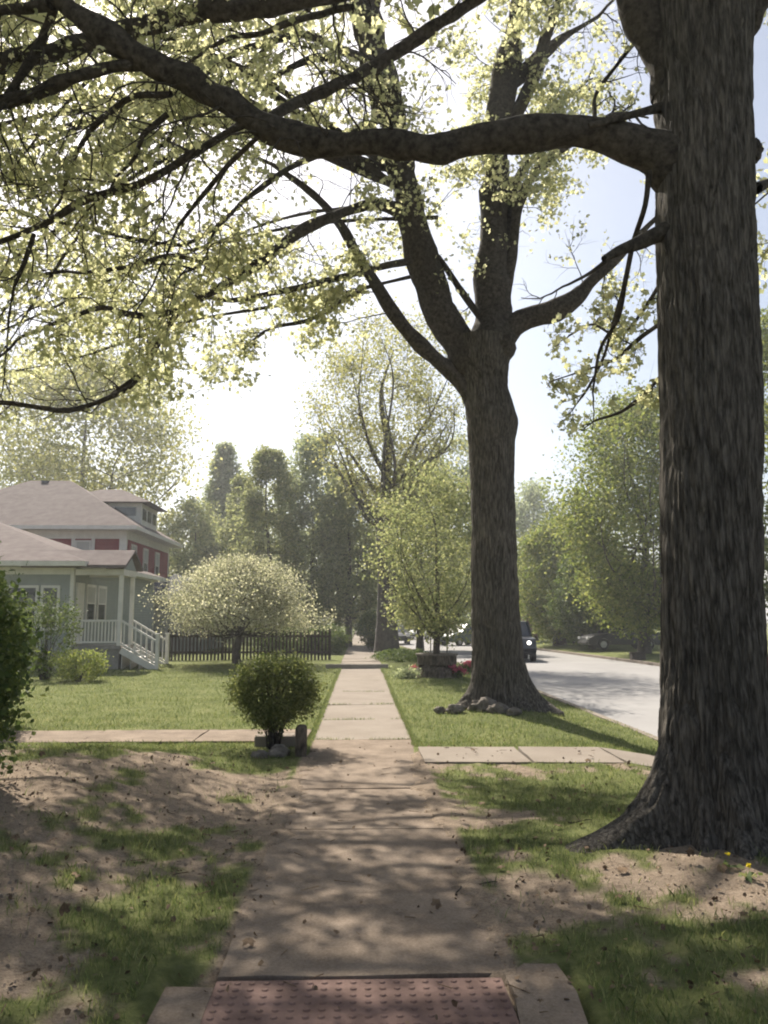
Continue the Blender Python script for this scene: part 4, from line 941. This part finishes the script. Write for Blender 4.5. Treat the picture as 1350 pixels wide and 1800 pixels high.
for k in range(4): MB().box((k * 2.03, 0.062, -0.1), (k * 2.03 + .1, 0.16, 1.22)).build('post', M['fence'], fn)

# ------------------------------------------------------------------ houses
M['shingle'] = simple('roof_shingle', (0.125, 0.100, 0.094), (0.20, 0.168, 0.158), 12, 0.95, 0.5, 60, stretch=(1, 1, 6))
M['shingle_dark'] = simple('blue_grey_shingle', (0.045, 0.048, 0.065), (0.075, 0.08, 0.10), 12, 0.9, 0.4, 60)
M['white'] = simple('white_trim', (0.58, 0.56, 0.52), (0.70, 0.68, 0.64), 3, 0.6)
M['porch_white'] = simple('porch_paint', (0.62, 0.60, 0.56), (0.75, 0.73, 0.69), 3, 0.6)
M['glass'] = simple('window_glass', (0.03, 0.035, 0.04), (0.06, 0.065, 0.07), 2, 0.08, spec=0.8)
M['blind'] = simple('window_blind', (0.38, 0.38, 0.36), (0.46, 0.45, 0.42), 2, 0.8)
def siding(name, c1, c2, pitch, rough=0.8):
    m, n, l, b = mat(name)
    tc = n.new('ShaderNodeTexCoord'); sx_ = n.new('ShaderNodeSeparateXYZ'); l.new(tc.outputs['Object'], sx_.inputs[0])
    mu = n.new('ShaderNodeMath'); mu.operation = 'MULTIPLY'; mu.inputs[1].default_value = 1 / pitch; l.new(sx_.outputs[2], mu.inputs[0])
    fr = n.new('ShaderNodeMath'); fr.operation = 'FRACT'; l.new(mu.outputs[0], fr.inputs[0])
    inv = n.new('ShaderNodeMath'); inv.operation = 'SUBTRACT'; inv.inputs[0].default_value = 1; l.new(fr.outputs[0], inv.inputs[1])
    bp = n.new('ShaderNodeBump'); bp.inputs['Strength'].default_value = 1; bp.inputs['Distance'].default_value = 0.02
    l.new(inv.outputs[0], bp.inputs['Height']); l.new(bp.outputs[0], b.inputs['Normal'])
    t = noise_node(n, l, 3); r = ramp(n, [(0.3, c1), (0.7, c2)]); l.new(t.outputs[0], r.inputs[0]); l.new(r.outputs[0], b.inputs['Base Color'])
    b.inputs['Roughness'].default_value = 0.95; b.inputs['Specular IOR Level'].default_value = 0.08
    return m
M['grey_siding'] = siding('grey_siding', (0.27, 0.29, 0.27), (0.32, 0.34, 0.32), 0.11)
M['red_siding'] = siding('red_siding', (0.20, 0.035, 0.038), (0.25, 0.05, 0.05), 0.11)
M['shingle'] = siding('shingle_courses', (0.105, 0.084, 0.078), (0.165, 0.138, 0.130), 0.075)
M['block'] = simple('foundation_block', (0.22, 0.21, 0.19), (0.32, 0.30, 0.28), 6, 0.9, 0.4, 30)
def hip(mb, x0, x1, y0, y1, z, s, over=0.0, th=0.14):
    w_ = min(x1 - x0, y1 - y0) / 2; h = z + s * w_
    if x1 - x0 > y1 - y0: r0, r1 = (x0 + w_, (y0 + y1) / 2, h), (x1 - w_, (y0 + y1) / 2, h); f = [(0, 1, 5, 4), (2, 3, 4, 5), (1, 2, 5), (3, 0, 4)]
    else: r0, r1 = ((x0 + x1) / 2, y0 + w_, h), ((x0 + x1) / 2, y1 - w_, h); f = [(0, 1, 4), (1, 2, 5, 4), (2, 3, 5), (3, 0, 4, 5)]
    vs = [(x0, y0, z), (x1, y0, z), (x1, y1, z), (x0, y1, z), r0, r1]
    mb.add(vs, f + [(3, 2, 1, 0)])
def fascia(mb, x0, x1, y0, y1, z, th=0.16, t=0.03):
    mb.box((x0 - t, y0 - t, z - th), (x1 + t, y0, z)); mb.box((x0 - t, y1, z - th), (x1 + t, y1 + t, z))
    mb.box((x0 - t, y0 + .002, z - th), (x0, y1 - .002, z)); mb.box((x1, y0 + .002, z - th), (x1 + t, y1 - .002, z))
    mb.box((x0, y0, z - th), (x1, y1, z - th + 0.02))
def window_front(parent, x0, x1, y, z0, z1, sash=True, blind=False, fw=0.09):      # window in a wall that faces -y
    f = MB(); f.box((x0 - fw, y - .05, z0 - fw), (x0, y, z1 + fw)).box((x1, y - .05, z0 - fw), (x1 + fw, y, z1 + fw)).box((x0, y - .05, z1), (x1, y, z1 + fw)).box((x0, y - .06, z0 - fw), (x1, y, z0))
    if sash: f.box((x0, y - .04, (z0 + z1) / 2 - .025), (x1, y - .005, (z0 + z1) / 2 + .025))
    wf = f.build('window', M['white'], parent)
    MB().box((x0, y - .02, z0), (x1, y - .003, z1)).build('pane', M['blind'] if blind else M['glass'], wf)
def window_side(parent, y0, y1, x, z0, z1, fw=0.09, blind=False):      # window in a wall that faces +x
    f = MB(); f.box((x, y0 - fw, z0 - fw), (x + .05, y0, z1 + fw)).box((x, y1, z0 - fw), (x + .05, y1 + fw, z1 + fw)).box((x, y0, z1), (x + .05, y1, z1 + fw)).box((x, y0, z0 - fw), (x + .06, y1, z0))
    f.box((x + .005, y0, (z0 + z1) / 2 - .025), (x + .04, y1, (z0 + z1) / 2 + .025))
    wf = f.build('window', M['white'], parent)
    MB().box((x + .003, y0, z0), (x + .02, y1, z1)).build('pane', M['glass'], wf)
    MB().box((x + .021, y0, (z0 + z1) / 2 + .03), (x + .03, y1, z1)).build('blind', M['blind'], wf)

# grey bungalow with the porch; origin at its near right corner on the ground
gh = thing('grey_house', 'grey clapboard bungalow with white railed side porch at the left', 'house', (-9.5, 27.0, 0.0))
MB().box((-10.5, 0.03, -0.2), (-0.03, 10.5, 0.55)).build('foundation', M['block'], gh)
MB().box((-10.55, 0, 0.552), (0, 10.5, 3.36)).build('wall', M['grey_siding'], gh)
MB().box((-0.10, -0.02, 0.56), (0.02, -0.002, 3.34)).box((0.002, 0, 0.56), (0.02, 0.12, 3.34)).box((-10.5, -0.02, 3.1), (-0.11, -0.002, 3.34)).build('corner_trim', M['white'], gh)
r_ = MB(); hip(r_, -11.05, 0.5, -0.5, 11.0, 3.52, 0.36); r_.build('roof', M['shingle'], gh)
r_ = MB(); fascia(r_, -11.05, 0.5, -0.5, 11.0, 3.515); r_.build('eave', M['white'], gh)
window_side(gh, 1.35, 2.15, 0.0, 1.62, 2.75); window_side(gh, 2.55, 3.35, 0.0, 1.62, 2.75)
window_front(gh, -2.1, -1.2, 0.0, 1.35, 2.65); window_front(gh, -0.95, -0.5, 0.0, 1.35, 2.65)
MB().box((0.004, 0.25, 0.80), (0.05, 1.0, 2.85)).build('door', M['white'], gh)
# porch: gable roof whose end faces the sidewalk
PW, PD = 1.62, 1.45
pr_ = MB(); x0, x1 = -1.6, PW + 0.18; y0, y1 = -0.35, PD + 0.35; ym = (y0 + y1) / 2; ze, zr = 3.30, 3.88; tk = 0.10
pr_.add([(x0, y0, ze), (x1, y0, ze), (x1, ym, zr), (x0, ym, zr), (x0, y0, ze + tk), (x1, y0, ze + tk), (x1, ym, zr + tk), (x0, ym, zr + tk)], [(0, 3, 2, 1), (4, 5, 6, 7), (0, 1, 5, 4), (1, 2, 6, 5), (3, 0, 4, 7)])
pr_.add([(x0, y1, ze), (x1, y1, ze), (x1, ym, zr), (x0, ym, zr), (x0, y1, ze + tk), (x1, y1, ze + tk), (x1, ym, zr + tk), (x0, ym, zr + tk)], [(0, 1, 2, 3), (7, 6, 5, 4), (1, 0, 4, 5), (2, 1, 5, 6)])
pr_.build('porch_roof', M['shingle'], gh)
MB().add([(PW, 0, ze - .02), (PW, PD, ze - .02), (PW, PD / 2, zr - .1), (PW + .04, 0, ze - .02), (PW + .04, PD, ze - .02), (PW + .04, PD / 2, zr - .1)], [(0, 2, 1), (3, 4, 5), (0, 1, 4, 3), (1, 2, 5, 4), (2, 0, 3, 5)]).build('gable', M['grey_siding'], gh)
MB().box((0.06, -0.02, 3.08), (PW + .03, 0.08, 3.28)).box((0.06, PD - .08, 3.08), (PW + .03, PD + .02, 3.28)).box((PW - .07, .085, 3.08), (PW + .03, PD - .085, 3.28)).build('porch_beam', M['white'], gh)
MB().box((0.01, 0, 0.64), (PW + .02, PD, 0.76)).build('porch_floor', M['block'], gh)
MB().box((0.02, 0.05, -0.1), (PW - .05, PD - .05, 0.63)).build('porch_skirt', M['block'], gh)
for (px_, py_) in ((PW - .06, 0.06), (PW - .06, PD - .06)):
    MB().box((px_ - .065, py_ - .065, 0.762), (px_ + .065, py_ + .065, 3.075)).build('porch_post', M['porch_white'], gh, bevel=.01)
def railing(pts_a, pts_b, h, nb, name='railing'):
    a, b_ = Vector(pts_a), Vector(pts_b); mb = MB()
    mb.bar(a + Vector((0, 0, h)), b_ + Vector((0, 0, h)), .07, .06).bar(a + Vector((0, 0, .12)), b_ + Vector((0, 0, .12)), .05, .05)
    for k in range(nb):
        q = a + (b_ - a) * ((k + 0.5) / nb); mb.bar(q + Vector((0, 0, .13)), q + Vector((0, 0, h - .02)), .035)
    return mb.build(name, M['porch_white'], gh)
railing((0.05, 0.06, .76), (PW - .13, 0.06, .76), .82, 13)
# stairs descend towards the sidewalk
RUN = 1.15
for k in range(4):
    z_ = 0.76 - 0.19 * (k + 1)
    if z_ > 0.02: MB().box((PW + .025 + k * RUN / 4, 0.08, z_ - .05), (PW + .025 + (k + 1) * RUN / 4 + .03, PD - .08, z_)).box((PW + .03 + k * RUN / 4, .1, -0.1), (PW + .05 + k * RUN / 4, PD - .1, z_ - .052)).build('step', M['white'], gh)
for y_ in (0.04, PD - .04):
    railing((PW + .01, y_, .72), (PW + RUN, y_, 0.06), .86, 6)
    MB().bar((PW + .02, y_, .62), (PW + RUN, y_, 0.0), .05, .22).build('stringer', M['porch_white'], gh)
    MB().box((PW + RUN, y_ - .06, -0.1), (PW + RUN + .12, y_ + .06, 1.12)).box((PW + RUN - .02, y_ - .08, 1.121), (PW + RUN + .14, y_ + .08, 1.16)).build('newel_post', M['porch_white'], gh, bevel=.008)

# red house behind it; origin at its near right corner
rh = thing('red_house', 'two-storey red house with hipped roof and side dormer behind the bungalow', 'house', (-11.2, 38.6, 0.0))
MB().box((-10.6, 0, -0.2), (0, 8.6, 5.86)).build('wall', M['red_siding'], rh)
tm = MB()
tm.box((-10.6, -.04, 5.45), (.04, -.002, 5.84)).box((.002, 0, 5.45), (.04, 8.6, 5.84))
for a, b_ in ((-0.30, 0.04), (-1.62, -1.46), (-2.56, -2.40)): tm.box((a, -.04, 3.1), (b_, -.002, 5.448))
tm.box((-10.6, -.04, 2.9), (-.31, -.002, 3.098)).box((.002, 0.0, 3.1), (.04, .14, 5.448)).box((.002, 8.46, 3.1), (.04, 8.6, 5.448))
tm.build('trim', M['white'], rh)
window_front(rh, -2.31, -1.71, -.004, 3.9, 5.3, blind=True, fw=.07)
window_side(rh, 1.0, 1.7, 0.0, 3.9, 5.2); window_side(rh, 3.2, 3.9, 0.0, 3.9, 5.2); window_side(rh, 5.6, 6.3, 0.0, 3.9, 5.2)
r_ = MB(); hip(r_, -11.4, 0.65, -0.65, 9.25, 6.02, 0.60); r_.build('roof', M['shingle'], rh)
r_ = MB(); fascia(r_, -11.4, 0.65, -0.65, 9.25, 6.015, .18); r_.build('eave', M['white'], rh)
MB().box((-5.75, 4.0, 8.3), (-5.4, 4.3, 8.95)).build('chimney', M['shingle_dark'], rh)
dm = MB().box((-3.6, 2.95, 6.1), (-0.12, 6.15, 7.60)).build('dormer', M['white'], rh)
r_ = MB(); hip(r_, -4.9, 0.42, 2.5, 6.6, 7.62, 0.46); r_.build('dormer_roof', M['shingle'], dm)
wv = MB()
for a in (3.15, 4.15, 5.15): wv.box((-.118, a, 6.75), (-.10, a + .75, 7.35))
wv.build('dormer_window', M['glass'], dm)
MB().box((-1.5, 2.93, 6.95), (-0.4, 2.949, 7.4)).build('dormer_window', M['glass'], dm)
MB().box((.002, 0.3, -0.2), (3.4, 8.0, 2.75)).build('side_porch', M['grey_siding'], rh)
r_ = MB(); hip(r_, 0.05, 4.0, -0.3, 8.6, 2.78, 0.55); r_.build('side_porch_roof', M['shingle_dark'], rh)
MB().box((.05, -0.32, 2.58), (3.98, 0.28, 2.775)).build('side_porch_eave', M['white'], rh)
window_front(rh, 0.55, 1.25, 0.296, 1.3, 2.3, fw=.13)

# ------------------------------------------------------------------ vehicles
M['tyre'] = simple('rubber', (0.02, 0.02, 0.02), (0.035, 0.035, 0.035), 20, 0.8)
M['rim'] = simple('wheel_metal', (0.35, 0.35, 0.36), (0.5, 0.5, 0.5), 10, 0.35, metallic=0.8)
M['carglass'] = simple('car_glass', (0.03, 0.035, 0.04), (0.05, 0.055, 0.06), 3, 0.08, spec=0.9)
def paint(name, c): return simple(name, tuple(v * .92 for v in c), tuple(min(1, v * 1.05) for v in c), 3, 0.3, spec=0.6)
def em(name, c, s):
    m, n, l, b = mat(name); b.inputs['Emission Color'].default_value = (*c, 1); b.inputs['Emission Strength'].default_value = s; b.inputs['Base Color'].default_value = (*c, 1); return m
M['lamp_on'] = em('lit_headlamp', (1, .95, .85), 2.2)
M['lamp_off'] = simple('lamp_lens', (0.5, 0.5, 0.5), (0.6, 0.6, 0.6), 5, 0.15)
M['lamp_red'] = simple('tail_lens', (0.35, 0.02, 0.02), (0.45, 0.03, 0.03), 5, 0.2)
PROF = {
 'sedan': ([(-2.2, .32), (-2.25, .62), (-2.15, .92), (-1.55, .98), (0.75, .98), (1.9, .82), (2.2, .68), (2.25, .38), (2.1, .28), (-2.1, .26)], [(-1.65, .96), (-1.0, 1.38), (-0.2, 1.44), (0.35, 1.40), (1.05, .96)], .86),
 'wagon': ([(-2.25, .34), (-2.3, .70), (-2.25, 1.0), (-1.6, 1.02), (0.85, 1.02), (1.95, .90), (2.25, .74), (2.3, .40), (2.15, .3), (-2.15, .28)], [(-2.2, 1.0), (-1.95, 1.55), (-0.2, 1.62), (0.35, 1.58), (1.1, 1.0)], .9),
 'jeep': ([(-1.9, .5), (-1.95, .8), (-1.92, 1.12), (-1.0, 1.14), (0.55, 1.14), (1.6, 1.10), (1.85, 1.05), (1.9, .62), (1.75, .5), (-1.8, .46)], [(-1.9, 1.12), (-1.88, 1.78), (-0.5, 1.83), (0.35, 1.80), (0.62, 1.12)], .88),
}
def vehicle(name, label, kind, color, loc, rz, group=None, lit=False):
    rt = thing(name, label, 'car' if kind != 'jeep' else 'off-road car', loc, rz, group)
    body, cab, hw = PROF[kind]; pm = paint(name + '_paint', color)
    wr = 0.40 if kind == 'jeep' else 0.32; ax_ = (-1.35, 1.35) if kind != 'jeep' else (-1.2, 1.25)
    # body outline with wheel arches cut in; x is forward, y is sideways
    top = body; low = []
    zb_ = body[-1][1]
    for a in sorted(ax_, reverse=True):
        for t in np.linspace(0, math.pi, 9): low.append((a + (wr + .07) * math.cos(t), max(zb_, .02 + wr + (wr + .05) * math.sin(t) - .04)))
    out = body[:-1] + low + [body[-1]]
    n_ = len(out); mb = MB(); vs = []
    for s_, k_ in ((-1, .97), (-.90, 1.0), (.90, 1.0), (1, .97)):
        for (x_, z_) in out:
            tz = (1 - 0.06 * max(0, (z_ - .6) / .5)) if abs(s_) == 1 else .985
            vs.append((x_ * (1.0 if abs(s_) < 1 else .985), s_ * hw * tz, z_))
    fs = []
    for j in range(3):
        for k in range(n_): fs.append((j * n_ + k, j * n_ + (k + 1) % n_, (j + 1) * n_ + (k + 1) % n_, (j + 1) * n_ + k))
    fs += [tuple(range(n_)), tuple(range(3 * n_, 4 * n_))[::-1]]
    bo = mb.add(vs, fs).build('body', pm, rt, smooth=False)
    # cabin: glass house with a painted roof
    g = MB(); nc = len(cab); vs = [(x_, s_ * hw * (.93 if i in (0, nc - 1) else .76), z_) for s_ in (-1, 1) for i, (x_, z_) in enumerate(cab)]
    g.add(vs, [(k, k + 1, nc + k + 1, nc + k) for k in range(nc - 1)] + [tuple(range(nc))[::-1], tuple(range(nc, 2 * nc)), (0, nc, 2 * nc - 1, nc - 1)]).build('cabin_glass', M['carglass'], rt)
    rf = MB(); vs = [(x_ * 1.0, s_ * hw * .775, z_ + dz) for dz in (.0, .035) for s_ in (-1, 1) for (x_, z_) in cab[1:-1]]; m_ = nc - 2
    fs = []
    for k in range(m_ - 1): fs += [(k, k + 1, m_ + k + 1, m_ + k), (2 * m_ + k, 3 * m_ + k, 3 * m_ + k + 1, 2 * m_ + k + 1), (k, 2 * m_ + k, 2 * m_ + k + 1, k + 1), (m_ + k, m_ + k + 1, 3 * m_ + k + 1, 3 * m_ + k)]
    fs += [(0, m_, 3 * m_, 2 * m_), (m_ - 1, 3 * m_ - 1, 4 * m_ - 1, 2 * m_ - 1)]
    rf.add(vs, fs).build('roof', pm, rt)
    for s_ in (-1, 1):
        for i, j in ((0, 1), (nc - 1, nc - 2)):
            a = Vector((cab[i][0], s_ * hw * .94, cab[i][1])); b2 = Vector((cab[j][0], s_ * hw * .775, cab[j][1] + .02)); MB().bar(a, b2, .08).build('pillar', pm, rt)
        MB().bar((-.25, s_ * hw * .945, cab[0][1]), (-.25, s_ * hw * .78, cab[2][1] + .01), .08).build('pillar', pm, rt)
    for a in ax_:
        for s_ in (-1, 1):
            wh = MB().cyl((a, s_ * (hw - .2), wr), (a, s_ * (hw + .0), wr), wr, n=24).build('wheel', M['tyre'], rt)
            MB().cyl((a, s_ * (hw + .002), wr), (a, s_ * (hw + .015), wr), wr * .6, wr * .5, n=20).build('rim', M['rim'], wh)
    fx = body[-3][0]
    for s_ in (-1, 1):
        if kind == 'jeep': MB().cyl((fx - .12, s_ * .52, .88), (fx + .03, s_ * .52, .88), .09, n=20).build('headlight', M['lamp_on'] if lit else M['lamp_off'], rt)
        else: MB().box((fx - .12, s_ * .66 - .15, .60), (fx + .02, s_ * .66 + .15, .74)).build('headlight', M['lamp_on'] if lit else M['lamp_off'], rt, bevel=.02)
        MB().box((-fx - .03, s_ * .68 - .1, .72), (-fx + .1, s_ * .68 + .1, .90)).build('tail_light', M['lamp_red'], rt, bevel=.02)
    MB().box((fx - .1, -.72, .34), (fx + .07, .72, .48)).box((-fx - .07, -.72, .36), (-fx + .1, .72, .50)).build('bumper', M['tyre'], rt, bevel=.02)
    return rt
RZ = -0.31
def on_road(px, D): return (float(P(px, 1120, D)[0]), D, RZ)
vehicle('off_road_car', 'black off-road car with lit round headlights passing behind the forked maple', 'jeep', (0.02, 0.022, 0.03), on_road(900, 39), R(-93), lit=True)
G1 = 'cars far down the street'
vehicle('parked_car', 'dull green estate car left of the forked maple trunk', 'wagon', (0.07, 0.10, 0.09), on_road(815, 62), R(-140), G1)
vehicle('parked_car', 'dark tall car behind the young planter tree', 'wagon', (0.03, 0.03, 0.035), on_road(788, 76), R(-92), G1)
vehicle('parked_car', 'white car farthest left on the street', 'sedan', (0.7, 0.7, 0.68), on_road(737, 82), R(-100), G1)
vehicle('parked_car', 'black car between the airy maple trunk and the planter', 'sedan', (0.03, 0.03, 0.035), on_road(699, 66), R(-88), G1)
vehicle('parked_car', 'dark brown car behind the white one', 'wagon', (0.06, 0.045, 0.04), on_road(757, 100), R(-95), G1)
vehicle('parked_car', 'black car in the shade of the low tree across the street', 'sedan', (0.03, 0.03, 0.035), (float(P(1090, 1120, 47)[0]), 47, float(ground_z(15, 47))), R(185))
vehicle('parked_car', 'silver car nose beside the shaded black car', 'sedan', (0.4, 0.4, 0.42), (float(P(1035, 1120, 60)[0]), 60, float(ground_z(17, 60))), R(185))
vehicle('passing_car', 'red car cut by the right edge of the view', 'sedan', (0.30, 0.02, 0.03), (float(P(1347, 1120, 21.5)[0]) + .95, 20.5, RZ), R(90))
ub = thing('utility_box', 'small brown utility box on the far kerb', 'utility box', (*[float(v) for v in G(1118, 1170, -.2)[:2]], -.2))
ub.location = (13.05, 38.0, -0.2)
MB().box((-.32, -.2, -.1), (.32, .2, .26)).build('cabinet', M['fence'], ub, bevel=.02); MB().box((-.35, -.23, .262), (.35, .23, .31)).build('lid', M['fence'], ub, bevel=.01)

# ------------------------------------------------------------------ the spring haze in the air
hz = MB().box((-560, -75, -1.7), (560, 960, 26)).build('haze', None)
hm = bpy.data.materials.new('haze'); hm.use_nodes = True; hn = hm.node_tree.nodes; hn.remove(hn['Principled BSDF'])
pv = hn.new('ShaderNodeVolumePrincipled'); pv.inputs['Color'].default_value = (0.95, 0.97, 1.0, 1); pv.inputs['Density'].default_value = 0.0012; pv.inputs['Anisotropy'].default_value = 0.4
hm.node_tree.links.new(pv.outputs[0], hn['Material Output'].inputs['Volume']); hz.data.materials.append(hm)
tag(hz, 'thin pale haze in the air over the street', 'haze', kind='stuff')
